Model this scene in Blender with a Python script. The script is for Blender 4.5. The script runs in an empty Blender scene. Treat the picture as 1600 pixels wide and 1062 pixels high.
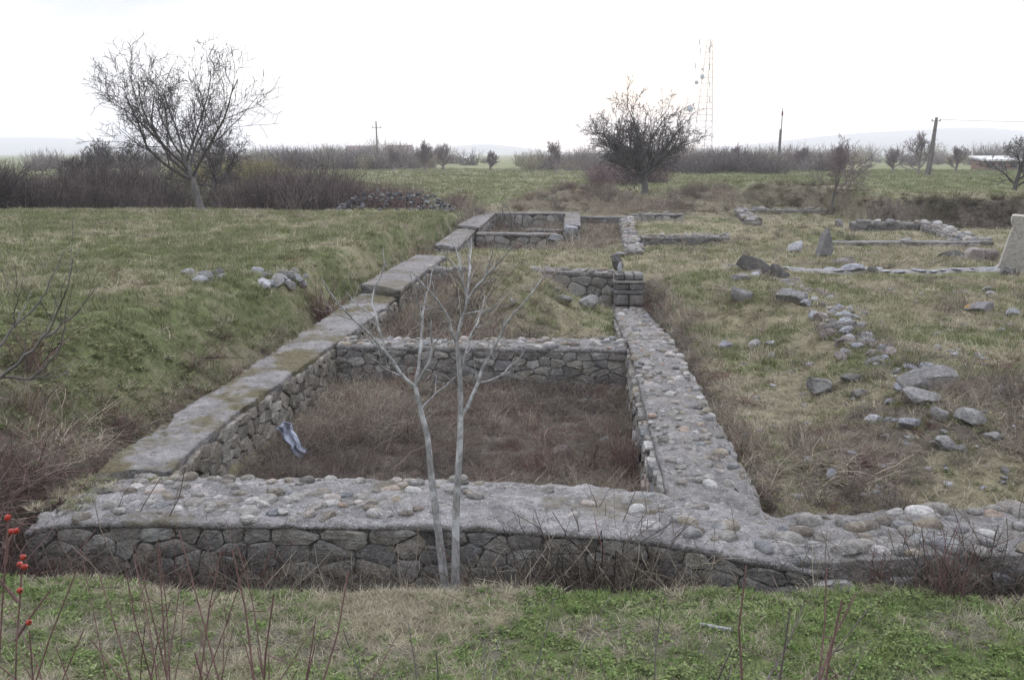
import bpy, math, random
import numpy as np
from mathutils import Vector, Matrix

# ------------------------------------------------------------------ camera, sky, sun, exposure
S = bpy.context.scene
COL = S.collection
F_PX, PITCH, YAW, EYE = 1600.0, math.radians(10.3), math.radians(3.34), 2.5
cam_d = bpy.data.cameras.new('camera'); cam_d.sensor_width = 36; cam_d.lens = 36
cam_d.clip_start = 0.05; cam_d.clip_end = 30000
cam = bpy.data.objects.new('camera', cam_d); COL.objects.link(cam)
cam.location = (0, 0, EYE); cam.rotation_euler = (math.pi/2 - PITCH, 0, YAW)
S.camera = cam

SUN_EL, SUN_AZ = math.radians(7.0), math.radians(3.5)      # azimuth: clockwise from +Y
w = bpy.data.worlds.new('World'); S.world = w; w.use_nodes = True
nt = w.node_tree; nt.nodes.clear()
def wn(t, **k):
    n = nt.nodes.new(t)
    for a, b in k.items(): setattr(n, a, b)
    return n
sky = wn('ShaderNodeTexSky', sky_type='NISHITA', sun_disc=False)
sky.sun_elevation = SUN_EL; sky.sun_rotation = SUN_AZ
sky.altitude = 100; sky.air_density = 1.0; sky.dust_density = 1.2; sky.ozone_density = 1.5
tc = wn('ShaderNodeTexCoord')
mp = wn('ShaderNodeMapping'); mp.inputs['Scale'].default_value = (1.2, 1.2, 7.0)
nz = wn('ShaderNodeTexNoise'); nz.inputs['Scale'].default_value = 1.6; nz.inputs['Detail'].default_value = 6
nz.inputs['Roughness'].default_value = 0.55
rmp = wn('ShaderNodeValToRGB'); rmp.color_ramp.elements[0].position = 0.4; rmp.color_ramp.elements[1].position = 0.6
rmp.color_ramp.elements[0].color = (4.7, 5.0, 6.0, 1); rmp.color_ramp.elements[1].color = (10.4, 10.5, 11.3, 1)
sx = wn('ShaderNodeSeparateXYZ')                      # overcast luminance (1 + 3 sin(elevation)) / 4
ma = wn('ShaderNodeMath', operation='MULTIPLY_ADD', use_clamp=False); ma.inputs[1].default_value = .75; ma.inputs[2].default_value = .25
mc = wn('ShaderNodeMath', operation='MAXIMUM'); mc.inputs[1].default_value = 0.0
sc_ = wn('ShaderNodeVectorMath', operation='SCALE')
mx = wn('ShaderNodeMix', data_type='RGBA'); mx.inputs['Factor'].default_value = 0.93
bg = wn('ShaderNodeBackground'); bg.inputs['Strength'].default_value = 0.1
out = wn('ShaderNodeOutputWorld')
L = nt.links.new
L(tc.outputs['Generated'], mp.inputs['Vector']); L(mp.outputs['Vector'], nz.inputs['Vector'])
L(nz.outputs['Fac'], rmp.inputs['Fac'])
L(tc.outputs['Generated'], sx.inputs[0]); L(sx.outputs['Z'], mc.inputs[0]); L(mc.outputs[0], ma.inputs[0])
L(rmp.outputs['Color'], sc_.inputs[0]); L(ma.outputs[0], sc_.inputs['Scale'])
L(sky.outputs['Color'], mx.inputs['A']); L(sc_.outputs[0], mx.inputs['B'])
L(mx.outputs['Result'], bg.inputs['Color']); L(bg.outputs['Background'], out.inputs['Surface'])

sun_d = bpy.data.lights.new('sun', 'SUN'); sun_d.energy = 0.6; sun_d.angle = math.radians(14); sun_d.color = (1, 0.86, 0.72)
sun = bpy.data.objects.new('sun', sun_d); COL.objects.link(sun)
sd = Vector((math.sin(SUN_AZ)*math.cos(SUN_EL), math.cos(SUN_AZ)*math.cos(SUN_EL), math.sin(SUN_EL)))
sun.rotation_euler = sd.to_track_quat('Z', 'Y').to_euler()

S.view_settings.view_transform = 'Standard'; S.view_settings.look = 'None'
S.view_settings.exposure = 1.88; S.view_settings.gamma = 1
S.render.engine = 'CYCLES'
cy = S.cycles
cy.max_bounces = 6; cy.diffuse_bounces = 3; cy.glossy_bounces = 2; cy.transmission_bounces = 2; cy.volume_bounces = 1
cy.use_denoising = True; cy.sample_clamp_indirect = 6
try: cy.denoiser = 'OPENIMAGEDENOISE'; cy.denoising_prefilter = 'NONE'
except Exception: pass

R = random.Random(11)
RNG = np.random.default_rng(7)

# ------------------------------------------------------------------ helpers: layout
def ray(u, v):
    a = (u-800)/F_PX; b = -(v-531)/F_PX
    y = math.cos(PITCH)+b*math.sin(PITCH); z = -math.sin(PITCH)+b*math.cos(PITCH)
    return a*math.cos(YAW)-y*math.sin(YAW), a*math.sin(YAW)+y*math.cos(YAW), z
def P(u, v, z=0.0):
    d = ray(u, v); t = (z-EYE)/d[2]; return d[0]*t, d[1]*t, z
def PY(u, v, y):
    d = ray(u, v); t = y/d[1]; return d[0]*t, y, EYE+d[2]*t
def PG(u, v):                              # pixel -> point on the ground
    d = ray(u, v); t = 2.0
    for _ in range(4000):
        x, y, z = d[0]*t, d[1]*t, EYE+d[2]*t
        h = float(H(np.array([x]), np.array([y]))[0])
        if z <= h: return x, y, h
        t += max(0.01, (z-h)*0.6)
    return x, y, h

# ------------------------------------------------------------------ helpers: noise
def _hash(ix, iy, seed):
    n = (ix*374761393 + iy*668265263 + seed*974634541) & 0xffffffff
    n = ((n ^ (n >> 13))*1274126177) & 0xffffffff
    return ((n ^ (n >> 16)) & 0xffff)/65535.0
def vnoise(x, y, seed=0):
    x = np.asarray(x, float); y = np.asarray(y, float)
    ix = np.floor(x).astype(np.int64); iy = np.floor(y).astype(np.int64)
    fx = x-ix; fy = y-iy; fx = fx*fx*(3-2*fx); fy = fy*fy*(3-2*fy)
    a = _hash(ix, iy, seed); b = _hash(ix+1, iy, seed); c = _hash(ix, iy+1, seed); d = _hash(ix+1, iy+1, seed)
    return (a*(1-fx)+b*fx)*(1-fy)+(c*(1-fx)+d*fx)*fy
def fbm(x, y, seed=0, o=4):
    s = 0; a = 0.5; t = 0
    for k in range(o):
        s = s+a*vnoise(x*2**k+17*k, y*2**k+31*k, seed+k); t += a; a *= .5
    return s/t
def ss(a, b, t):
    t = np.clip((t-a)/(b-a), 0, 1); return t*t*(3-2*t)

# ------------------------------------------------------------------ helpers: meshes, objects
def mesh_np(name, verts, faces, mat=None, smooth=True):
    """verts (N,3); faces: list of int arrays of shape (M,3) or (M,4)"""
    me = bpy.data.meshes.new(name)
    verts = np.asarray(verts, np.float32)
    me.vertices.add(len(verts)); me.vertices.foreach_set('co', verts.ravel())
    fs = [np.asarray(f, np.int32) for f in faces if len(f)]
    nl = sum(f.size for f in fs); npoly = sum(len(f) for f in fs)
    me.loops.add(nl); me.polygons.add(npoly)
    me.loops.foreach_set('vertex_index', np.concatenate([f.ravel() for f in fs]))
    tot = np.concatenate([np.full(len(f), f.shape[1], np.int32) for f in fs])
    me.polygons.foreach_set('loop_start', np.concatenate([[0], np.cumsum(tot)[:-1]]).astype(np.int32))
    me.polygons.foreach_set('loop_total', tot)
    me.polygons.foreach_set('use_smooth', np.full(npoly, smooth, bool))
    me.update(calc_edges=True)
    if mat: me.materials.append(mat)
    return me
def py_mesh(name, v, f, mat=None, smooth=True):
    me = bpy.data.meshes.new(name); me.from_pydata([tuple(p) for p in v], [], f); me.update()
    if smooth:
        me.polygons.foreach_set('use_smooth', np.ones(len(me.polygons), bool))
    if mat: me.materials.append(mat)
    return me
def sharpen(me, deg=32):
    me.set_sharp_from_angle(angle=math.radians(deg)); return me
def tag(o, label=None, cat=None, group=None, kind=None):
    for k, v in (('label', label), ('category', cat), ('group', group), ('kind', kind)):
        if v: o[k] = v
    return o
def obj(name, me, parent=None, loc=None, rot=None, scl=None):
    o = bpy.data.objects.new(name, me); COL.objects.link(o)
    if loc is not None: o.location = loc
    if rot is not None: o.rotation_euler = rot
    if scl is not None: o.scale = scl
    if parent is not None:
        o.parent = parent
        m = Matrix.Identity(4); a = parent
        while a: m = Matrix.Translation(-a.location) @ m if a is parent else m; a = None
        o.matrix_parent_inverse = m
    return o
def root(name, loc, label, cat, group=None):
    o = bpy.data.objects.new(name, None); COL.objects.link(o); o.location = loc
    o.empty_display_size = .1
    return tag(o, label, cat, group, 'thing')

def tubes(P_, R_, sides):
    """P_ (N,K,3), R_ (N,K) -> verts, quads"""
    P_ = np.asarray(P_, float); R_ = np.asarray(R_, float)
    n, k, _ = P_.shape
    T = np.gradient(P_, axis=1); T /= np.linalg.norm(T, axis=2, keepdims=True)+1e-9
    mean = T.mean(axis=1)
    ref = np.where(np.abs(mean[:, 2:3]) > .8, np.array([[1., .13, 0]]), np.array([[.1, .05, 1.]]))
    U = np.cross(T, ref[:, None, :]); U /= np.linalg.norm(U, axis=2, keepdims=True)+1e-9
    V = np.cross(T, U)
    a = np.arange(sides)*2*math.pi/sides
    ring = U[:, :, None, :]*np.cos(a)[None, None, :, None]+V[:, :, None, :]*np.sin(a)[None, None, :, None]
    X = P_[:, :, None, :]+ring*R_[:, :, None, None]
    idx = np.arange(n*k*sides).reshape(n, k, sides)
    q = np.stack([idx[:, :-1, :], np.roll(idx, -1, 2)[:, :-1, :], np.roll(idx, -1, 2)[:, 1:, :], idx[:, 1:, :]], -1)
    return X.reshape(-1, 3), q.reshape(-1, 4)
def merge(parts):
    vs, qs, o = [], [], 0
    for v, q in parts:
        vs.append(v); qs.append(q+o); o += len(v)
    return np.concatenate(vs), np.concatenate(qs)
def resample(pts, k):
    pts = np.asarray(pts, float)
    d = np.concatenate([[0], np.cumsum(np.linalg.norm(np.diff(pts, axis=0), axis=1))])
    t = np.linspace(0, d[-1], k)
    lin = np.stack([np.interp(t, d, pts[:, i]) for i in range(3)], 1)
    sm = lin.copy(); sm[1:-1] = lin[1:-1]*.5+(lin[:-2]+lin[2:])*.25
    return sm
def box_mesh(name, x0, x1, y0, y1, z0, z1, mat):
    v = [(x0,y0,z0),(x1,y0,z0),(x1,y1,z0),(x0,y1,z0),(x0,y0,z1),(x1,y0,z1),(x1,y1,z1),(x0,y1,z1)]
    f = [(0,3,2,1),(4,5,6,7),(0,1,5,4),(1,2,6,5),(2,3,7,6),(3,0,4,7)]
    return py_mesh(name, v, f, mat, False)

# ------------------------------------------------------------------ materials
class NT:
    def __init__(s, name):
        s.m = bpy.data.materials.new(name); s.m.use_nodes = True; s.t = s.m.node_tree
        s.b = s.t.nodes['Principled BSDF']; s.b.inputs['Roughness'].default_value = .9
        s.b.inputs['Specular IOR Level'].default_value = .25
    def n(s, t, **k):
        x = s.t.nodes.new(t)
        for a, b in k.items(): setattr(x, a, b)
        return x
    def l(s, a, b): s.t.links.new(a, b)
    def coord(s, kind='Object'):
        return s.n('ShaderNodeTexCoord').outputs[kind] if kind != 'Position' else s.n('ShaderNodeNewGeometry').outputs['Position']
    def noise(s, vec, scale, detail=5, rough=.6, sc=None):
        x = s.n('ShaderNodeTexNoise'); x.inputs['Scale'].default_value = scale
        x.inputs['Detail'].default_value = detail; x.inputs['Roughness'].default_value = rough
        if sc:
            m = s.n('ShaderNodeMapping'); m.inputs['Scale'].default_value = sc; s.l(vec, m.inputs['Vector']); vec = m.outputs['Vector']
        s.l(vec, x.inputs['Vector']); return x.outputs['Fac']
    def ramp(s, fac, *st):
        x = s.n('ShaderNodeValToRGB'); cr = x.color_ramp
        while len(cr.elements) < len(st): cr.elements.new(.5)
        for e, (p, c) in zip(cr.elements, st):
            e.position = p; e.color = (*c, 1) if len(c) == 3 else c
        s.l(fac, x.inputs['Fac']); return x.outputs['Color']
    def sramp(s, fac, a, b):
        x = s.n('ShaderNodeMapRange', interpolation_type='SMOOTHSTEP')
        x.inputs['From Min'].default_value = a; x.inputs['From Max'].default_value = b
        s.l(fac, x.inputs['Value']); return x.outputs['Result']
    def mix(s, fac, a, b, blend='MIX'):
        x = s.n('ShaderNodeMix', data_type='RGBA', blend_type=blend)
        for k, v in (('Factor', fac), ('A', a), ('B', b)):
            if isinstance(v, (int, float)): x.inputs[k].default_value = v
            elif isinstance(v, tuple): x.inputs[k].default_value = (*v, 1)
            else: s.l(v, x.inputs[k])
        return x.outputs['Result']
    def math(s, op, a, b=None):
        x = s.n('ShaderNodeMath', operation=op)
        for i, v in enumerate((a, b)):
            if v is None: continue
            if isinstance(v, (int, float)): x.inputs[i].default_value = v
            else: s.l(v, x.inputs[i])
        return x.outputs[0]
    def bump(s, h, st=.5, dist=.02):
        x = s.n('ShaderNodeBump'); x.inputs['Strength'].default_value = st; x.inputs['Distance'].default_value = dist
        s.l(h, x.inputs['Height']); s.l(x.outputs['Normal'], s.b.inputs['Normal'])
    def done(s, color, rough=None):
        if isinstance(color, tuple): s.b.inputs['Base Color'].default_value = (*color, 1)
        else: s.l(color, s.b.inputs['Base Color'])
        if rough: s.b.inputs['Roughness'].default_value = rough
        return s.m

def m_stone(name, dark, mid, pale, moss=.0, lichen=.25, hues=None, lc=(.34, .35, .32)):
    k = NT(name); p = k.coord('Position'); o = k.n('ShaderNodeObjectInfo').outputs['Random']
    n1 = k.noise(p, 9, 6, .65); n2 = k.noise(p, 55, 4, .6); n3 = k.noise(p, 4.2, 5, .6)
    base = k.ramp(o, *(hues or ((0, dark), (.35, mid), (.72, mid), (1, pale))))
    n4 = k.noise(p, 150, 3, .6); n5 = k.noise(p, 21, 6, .7, sc=(1, 1, 2.2))
    base = k.mix(1.0, base, k.ramp(n5, (.25, (.42,.42,.42)), (.5, (.95,.95,.95)), (.75, (1.55,1.53,1.5))), 'MULTIPLY')
    base = k.mix(1.0, base, k.ramp(n4, (.3, (.6,.6,.6)), (.7, (1.3,1.3,1.3))), 'MULTIPLY')
    base = k.mix(k.math('MULTIPLY', k.sramp(n1, .5, .68), .5), base, pale)
    base = k.mix(k.math('MULTIPLY', k.sramp(n2, .55, .7), .55), base, tuple(x*.45 for x in dark))
    base = k.mix(k.math('MULTIPLY', k.sramp(n3, .54, .64), lichen), base, lc)
    if moss: base = k.mix(k.math('MULTIPLY', k.sramp(k.noise(p, 3.1, 6, .7), .52, .66), moss), base, (.10, .095, .03))
    h = k.math('ADD', k.math('MULTIPLY', n5, .7), k.math('MULTIPLY', n2, .45))
    k.bump(h, 1.0, .03)
    return k.done(base)
def m_mortar(name, a, b, pale, mossc=(.13,.105,.035), moss=.5, gravel=True, mt=(.53, .64)):
    k = NT(name); p = k.coord('Position')
    n1 = k.noise(p, 2.3, 8, .68); n2 = k.noise(p, 26, 6, .7); n3 = k.noise(p, 1.1, 6, .65); n4 = k.noise(p, 90, 3, .6)
    vo = k.n('ShaderNodeTexVoronoi'); vo.inputs['Scale'].default_value = 30; k.l(p, vo.inputs['Vector'])
    peb = k.sramp(vo.outputs['Distance'], .42, .22); pc = k.n('ShaderNodeSeparateColor'); k.l(vo.outputs['Color'], pc.inputs['Color'])
    isp = k.math('MULTIPLY', peb, k.sramp(pc.outputs['Red'], .5, .6))
    c = k.mix(k.sramp(n1, .36, .64), a, b)
    c = k.mix(1.0, c, k.ramp(k.noise(p, 11, 6, .72), (.28, (.45,.45,.46)), (.5, (.95,.95,.95)), (.72, (1.4,1.4,1.4))), 'MULTIPLY')
    c = k.mix(k.math('MULTIPLY', k.sramp(n2, .5, .68), .6), c, pale)
    c = k.mix(k.math('MULTIPLY', k.sramp(n4, .48, .66), .6), c, tuple(x*.4 for x in a))
    if gravel: c = k.mix(k.math('MULTIPLY', isp, .75), c, k.ramp(pc.outputs['Green'], (0, tuple(x*.6 for x in a)), (1, pale)))
    c = k.mix(k.math('MULTIPLY', k.sramp(k.noise(p, 5.5, 6, .7), .54, .66), .55), c, tuple(x*.45 for x in a))
    c = k.mix(k.math('MULTIPLY', k.sramp(n3, *mt), moss), c, k.mix(k.sramp(n2, .4, .6), mossc, tuple(x*.4 for x in mossc)))
    h = k.math('ADD', k.math('ADD', k.math('MULTIPLY', n2, .6), k.math('MULTIPLY', n4, .4)), k.math('MULTIPLY', isp, .35 if gravel else 0.0))
    k.bump(h, 1.0, .035)
    return k.done(c, .95)
def m_bark(name, a, b, scale=30, pale=None):
    k = NT(name); p = k.coord('Position')
    n = k.noise(p, scale, 5, .65, sc=(1, 1, .35)); c = k.mix(k.sramp(n, .35, .68), a, b)
    if pale: c = k.mix(k.math('MULTIPLY', k.sramp(k.noise(p, 7, 4, .6), .48, .62), .8), c, pale)
    k.bump(n, .5, .01)
    return k.done(c)
def m_flat(name, c, rough=.8, var=.25, scale=8):
    k = NT(name); p = k.coord('Position')
    n = k.noise(p, scale, 5, .6)
    col = k.mix(k.sramp(n, .3, .7), tuple(x*(1-var) for x in c), tuple(min(1, x*(1+var)) for x in c))
    k.bump(n, .2, .01)
    return k.done(col, rough)
def m_inst(name, trans=0.0):
    k = NT(name)
    a = k.n('ShaderNodeAttribute', attribute_type='INSTANCER', attribute_name='col')
    o = k.n('ShaderNodeAttribute', attribute_type='GEOMETRY', attribute_name='bl')
    c = k.mix(1.0, a.outputs['Color'], o.outputs['Color'], 'MULTIPLY')
    k.l(c, k.b.inputs['Base Color']); k.b.inputs['Specular IOR Level'].default_value = .15
    if trans:
        tr = k.n('ShaderNodeBsdfTranslucent'); k.l(c, tr.inputs['Color'])
        ms = k.n('ShaderNodeMixShader'); ms.inputs['Fac'].default_value = trans
        k.l(k.b.outputs['BSDF'], ms.inputs[1]); k.l(tr.outputs['BSDF'], ms.inputs[2])
        k.l(ms.outputs['Shader'], k.t.nodes['Material Output'].inputs['Surface'])
    return k.m

M = {}
M['face'] = m_stone('face_stone', (.10,.095,.09), (.18,.17,.158), (.31,.295,.27), moss=.25, lichen=.35, hues=((0, (.1,.095,.09)), (.2, (.17,.165,.155)), (.4, (.22,.2,.17)), (.55, (.15,.148,.148)), (.75, (.25,.235,.21)), (.9, (.13,.12,.108)), (1, (.34,.33,.31))))
M['faceL'] = m_stone('face_stone_tan', (.12,.11,.095), (.215,.195,.165), (.32,.30,.265), moss=.25, lichen=.25)
M['cobble'] = m_stone('river_cobble', (.13,.115,.095), (.23,.215,.19), (.42,.41,.39), moss=.1, lichen=.15,
    hues=((0, (.12,.1,.08)), (.14, (.2,.19,.175)), (.3, (.17,.175,.185)), (.42, (.25,.215,.165)), (.52, (.17,.15,.125)), (.66, (.27,.26,.24)), (.78, (.2,.19,.165)), (.88, (.44,.43,.41)), (.93, (.27,.2,.15)), (1, (.36,.355,.35))))
M['rock'] = m_stone('loose_rock', (.105,.1,.097), (.175,.17,.165), (.3,.295,.285), moss=.2, lichen=.4)
M['rockpale'] = m_stone('pale_rock', (.2,.205,.22), (.27,.275,.295), (.42,.42,.43), lichen=.3)
M['rockdark'] = m_stone('dark_rock', (.075,.072,.07), (.12,.115,.11), (.2,.19,.185), moss=.2, lichen=.25)
M['rockbrown'] = m_stone('brown_rock', (.15,.125,.115), (.2,.17,.155), (.3,.27,.25), lichen=.3)
M['rockorange'] = m_stone('lichen_rock', (.16,.15,.15), (.2,.19,.19), (.3,.29,.28), lichen=.95, lc=(.42, .24, .05))
M['rubble'] = m_stone('rubble_stone', (.04,.04,.044), (.08,.08,.086), (.17,.17,.18), lichen=.25)
M['mortar'] = m_mortar('mortar', (.165,.158,.152), (.285,.275,.268), (.46,.45,.44))
M['joint'] = m_mortar('mortar_joint', (.11,.104,.096), (.17,.162,.15), (.26,.25,.235), moss=.35)
M['mortarR'] = m_mortar('mortar_gravel', (.15,.142,.134), (.25,.239,.228), (.43,.416,.395), moss=.3)
M['cement'] = m_mortar('cement_cap', (.17,.162,.155), (.26,.249,.24), (.38,.367,.355), mossc=(.13,.11,.045), moss=.85, gravel=False, mt=(.46, .58))
M['cementB'] = m_mortar('cement_cap_far', (.165,.156,.15), (.23,.219,.21), (.32,.307,.297), moss=.45, gravel=False, mt=(.48, .6))
M['barkpale'] = m_bark('pale_sapling_bark', (.16,.157,.15), (.29,.288,.284), 60, pale=(.43,.435,.44))
M['barkgrey'] = m_bark('grey_bark', (.085,.078,.075), (.16,.15,.145), 12)
M['barkdark'] = m_bark('dark_bark', (.055,.05,.048), (.11,.1,.095), 12)
M['twig'] = m_bark('twig_bark', (.085,.07,.068), (.14,.12,.115), 20)
M['twigred'] = m_bark('red_twig_bark', (.1,.058,.055), (.165,.1,.09), 40)
M['twigpale'] = m_bark('far_twig_bark', (.16,.13,.125), (.22,.185,.18), 10)
M['hip'] = m_flat('rosehip_skin', (.27,.03,.02), .35, .25, 80)
M['hiptip'] = m_flat('rosehip_calyx', (.06,.03,.02), .9)
M['rag'] = m_flat('plastic_rag', (.27,.29,.35), .5, .3, 25)
M['white'] = m_flat('white_paint', (.75,.75,.75), .6, .08)
M['roofwhite'] = m_flat('pale_roof_sheet', (.5,.49,.48), .5, .08, .6)
M['brickwall'] = m_flat('shed_brown_wall', (.2,.13,.1), .9, .2, 2)
M['plaster'] = m_flat('house_plaster', (.42,.39,.36), .9, .12, 1)
M['rooftile'] = m_flat('house_roof_tile', (.16,.12,.11), .9, .2, 3)
M['glass'] = m_flat('dark_window_glass', (.03,.035,.04), .15, .1)
M['wood'] = m_bark('pole_wood', (.10,.092,.085), (.17,.155,.145), 8)
M['concrete'] = m_flat('pole_concrete', (.22,.215,.21), .9, .15, 3)
M['insul'] = m_flat('insulator', (.12,.07,.05), .3)
M['wire'] = m_flat('wire_metal', (.06,.06,.06), .6)
M['steelred'] = m_flat('tower_red_paint', (.3,.25,.24), .6, .1)
M['steelwhite'] = m_flat('tower_white_paint', (.4,.4,.4), .6, .1)
M['dish'] = m_flat('dish_grey', (.42,.43,.46), .6, .1)
M['cyan'] = m_flat('turquoise_plastic', (.08,.5,.5), .4, .1)
M['grass'] = m_inst('grass_blades', .25)
M['stem'] = m_inst('dry_stems')
M['path'] = m_mortar('path_gravel', (.27,.26,.25), (.36,.345,.33), (.5,.49,.47), moss=.3)

# ------------------------------------------------------------------ terrain height and cover
def ridge(x, y, ax, ay, bx, by, wd, h):
    dx, dy = bx-ax, by-ay; l2 = dx*dx+dy*dy
    t = np.clip(((x-ax)*dx+(y-ay)*dy)/l2, 0, 1)
    d2 = (x-ax-t*dx)**2+(y-ay-t*dy)**2
    return h*np.exp(-d2/(2*wd*wd))
def H(x, y):
    x = np.asarray(x, float); y = np.asarray(y, float)
    big = fbm(x*.11, y*.11, 3, 3)-.5
    far = .22+big*.35
    crest = -5.9+1.15*ss(11, 17, y)+.35*ss(20, 30, y)
    left = .62+big*.25+.12*ss(-8, -16, x)
    t = ss(-4.0, crest, x)                      # 0 at the wall, 1 on the plateau
    trench = -.42+.12*ss(14, 24, y)
    lz = trench+(left-trench)*t
    right = .0+big*.18
    right = right-.22*ss(1.75, 1.42, x)*ss(6.9, 7.2, y)*ss(21, 18, y)
    right = right-.45*ss(1.75, 1.45, x)*ss(13.5, 17, y)*ss(21.2, 20.7, y)
    right = right+.18*ss(2.2, 3.4, x)*ss(26, 22, y)*ss(7.6, 9.2, y)-.12*ss(8.4, 7.6, y)*ss(1.6, 2.2, x)-.06*ss(26, 29, y)+ridge(x, y, 2.55, 15.2, 2.3, 18.6, .55, .42)+ridge(x, y, 3.5, 9.5, 3.5, 21, .55, .14)
    right = right+ridge(x, y, 5.9, 29.5, 6.6, 30.0, .9, .5)
    mid = right
    room1 = -.62+.10*ss(10, 13, y)+.05*big
    inside1 = ss(-3.35, -3.05, x)*ss(1.0, .8, x)*ss(7.2, 7.45, y)*ss(13.6, 13.3, y)
    mid = mid*(1-inside1)+room1*inside1
    room2 = -.55+.98*np.exp(-(((x+1.2)/1.05)**2+((y-18.4)/1.7)**2)/1.6)+.12*ss(.2, -1.5, x)
    inside2 = ss(-3.35, -3.05, x)*ss(1.0, .8, x)*ss(13.5, 13.8, y)*ss(20.9, 20.6, y)
    mid = mid*(1-inside2)+room2*inside2
    inside3 = ss(-3.2, -2.9, x)*ss(2.0, 1.7, x)*ss(31.6, 32.2, y)*ss(40, 39.6, y)
    mid = mid*(1-inside3)+(-.3)*inside3
    low = ss(-3.2, -2.9, x)*ss(1.2, .4, x)*ss(26.8, 28.5, y)*ss(32.6, 32.2, y)
    mid = mid-.42*low
    site = np.where(x < -3.45, lz, mid)
    # far side of the dig
    fy = ss(39, 47, y)
    z = site*(1-fy)+far*fy
    lfar = ss(30, 40, y)
    z = np.where(x < -3.45, (lz*(1-lfar)+(far+.1)*lfar), z)
    z = z+ridge(x, y, .2, 45, 1.4, 45.5, 1.5, .5)+ridge(x, y, -1.5, 44, .2, 45, 1.4, .4)+ridge(x, y, 5.4, 45, 6.6, 45.5, 1.1, .7)
    edge = 46.2-8.8*ss(9.6, 13.2, x)                 # far rim of the dig
    z = z+.95*ss(edge-.75, edge+.45, y)*ss(edge+16, edge+4, y)*ss(7.2, 8.6, x)+ridge(x, y, 9, 58, 14, 57, 2.5, .4)
    # photographer's bank and the trench before the front wall
    bank = .95-.235*y
    bank = np.maximum(bank, -.165+.03*np.sin(x*1.3)+.03*np.sin(x*.45+1))
    b = ss(6.08, 5.92, y+.05*np.sin(x*2.1)+.04*np.sin(x*5.3+1))
    tr = ss(7.15, 6.75, y)
    z = z*(1-tr)+(-.58+.18*ss(.5, 2.5, x))*tr
    z = z*(1-b)+bank*b
    z = np.where((x < -4.2) & (y < 8.5), np.maximum(z, -.1+.3*ss(-4.2, -6, x)), z)
    # fine relief
    am = np.clip(.035+.0012*np.maximum(y-10, 0), 0, .09)+.05*ss(-3.9, -4.4, x)*ss(30, 20, y)*ss(6, 8, y)
    z = z+am*2*(fbm(x*1.7, y*1.7, 21, 3)-.5)+.03*(fbm(x*7, y*7, 5, 3)-.5)
    return z
def cover(x, y):
    """bramble, green, soil weights 0..1"""
    x = np.asarray(x, float); y = np.asarray(y, float)
    n = fbm(x*.9, y*.9, 40, 4); n2 = fbm(x*2.7, y*2.7, 60, 3); n3 = fbm(x*.25, y*.25, 77, 3)
    br = np.zeros_like(x)
    ins = (x > -3.2) & (x < .95) & (y > 7.2) & (y < 13.5); br = np.where(ins, .95, br)
    ins = (x > -3.2) & (x < .95) & (y > 13.5) & (y < 20.9)
    br = np.where(ins, .85-.72*ss(-2.3, -1.0, x)*ss(15.0, 16.6, y)-.25*ss(-.6, .4, x), br)
    crest = -5.9+1.15*ss(11, 17, y)+.35*ss(20, 30, y)
    lw = ss(crest*.72-3.4*.28, -3.9, x)*(x < -3.4)*(y > 6.5)*(y < 41)
    br = np.maximum(br, lw*(.75+.5*(n-.5)))
    br = np.maximum(br, ss(7.4, 6.7, y)*ss(5.85, 6.1, y)*1.0)
    br = np.maximum(br, ss(2.0, 1.5, x)*(x > 1.3)*(y > 7)*(y < 21)*.9)
    br = np.maximum(br, ((x > -3) & (x < 2) & (y > 26.8) & (y < 40))*.6)
    br = np.maximum(br, ridge(x, y, -.5, 44.5, 6.5, 46, 2.6, 1.1))
    edge = 46.2-8.8*ss(9.6, 13.2, x)
    br = np.maximum(br, 1.0*ss(edge-1.1, edge-.7, y)*ss(edge+.9, edge+.3, y)*(x > 7.8))
    br = np.maximum(br, ss(.62, .72, n3*.5+n*.5)*.6*(x > 1.4)*(y < 34))
    br = np.maximum(br, ss(4.2, 2.2, (y-7.2))*ss(1.5, 2.2, x)*ss(.40, .58, n)*.9*(y > 7.1))
    br = np.maximum(br, ss(-4.1, -5.0, x)*ss(10.5, 7.5, y)*(y > 6)*.9)
    br = np.clip(br, 0, 1)
    soil = ss(.50, .62, n2)*.75*((y < 6.1)) * (.35+.65*np.exp(-((y-5.35-.05*x)/.33)**2))
    g = np.where(x < -3.5, .78, .36)+1.5*(n-.5)+1.0*(n2-.5)
    g = np.where((x < -3.5) & (y > 20), g-.12, g)
    g = np.where(y < 6.1, .72+2.2*(n-.5)+1.6*(n2-.5), g)
    g = np.where((x > -3.4) & (y > 21) & (y < 40), .3+1.2*(n-.5), g)
    g = np.where(y > 48, .72+.8*(n3-.5)+.25*ss(6, 20, x), g)
    g = np.clip(g*(1-.6*br), 0, 1)
    br = np.where(y > 41, br*.6, br)
    return br, g, soil

def axis(lo, hi, step, far_lo, far_hi, grow, mid_lo, mid_hi, slow):
    a = list(np.arange(lo, hi, step)); s = step; v = a[-1]
    while v < far_hi: s *= slow if v < mid_hi else grow; v += s; a.append(v)
    s = step; v = a[0]; b = []
    while v > far_lo: s *= slow if v > mid_lo else grow; v -= s; b.append(v)
    return np.array(b[::-1]+a)
gx = axis(-6.5, 7.0, .055, -4300, 4300, 1.08, -14, 26, 1.022)
gy = axis(4.0, 20.0, .055, -60, 4300, 1.06, 0, 50, 1.012)
GX, GY = np.meshgrid(gx, gy)
gz = H(GX, GY)
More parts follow.
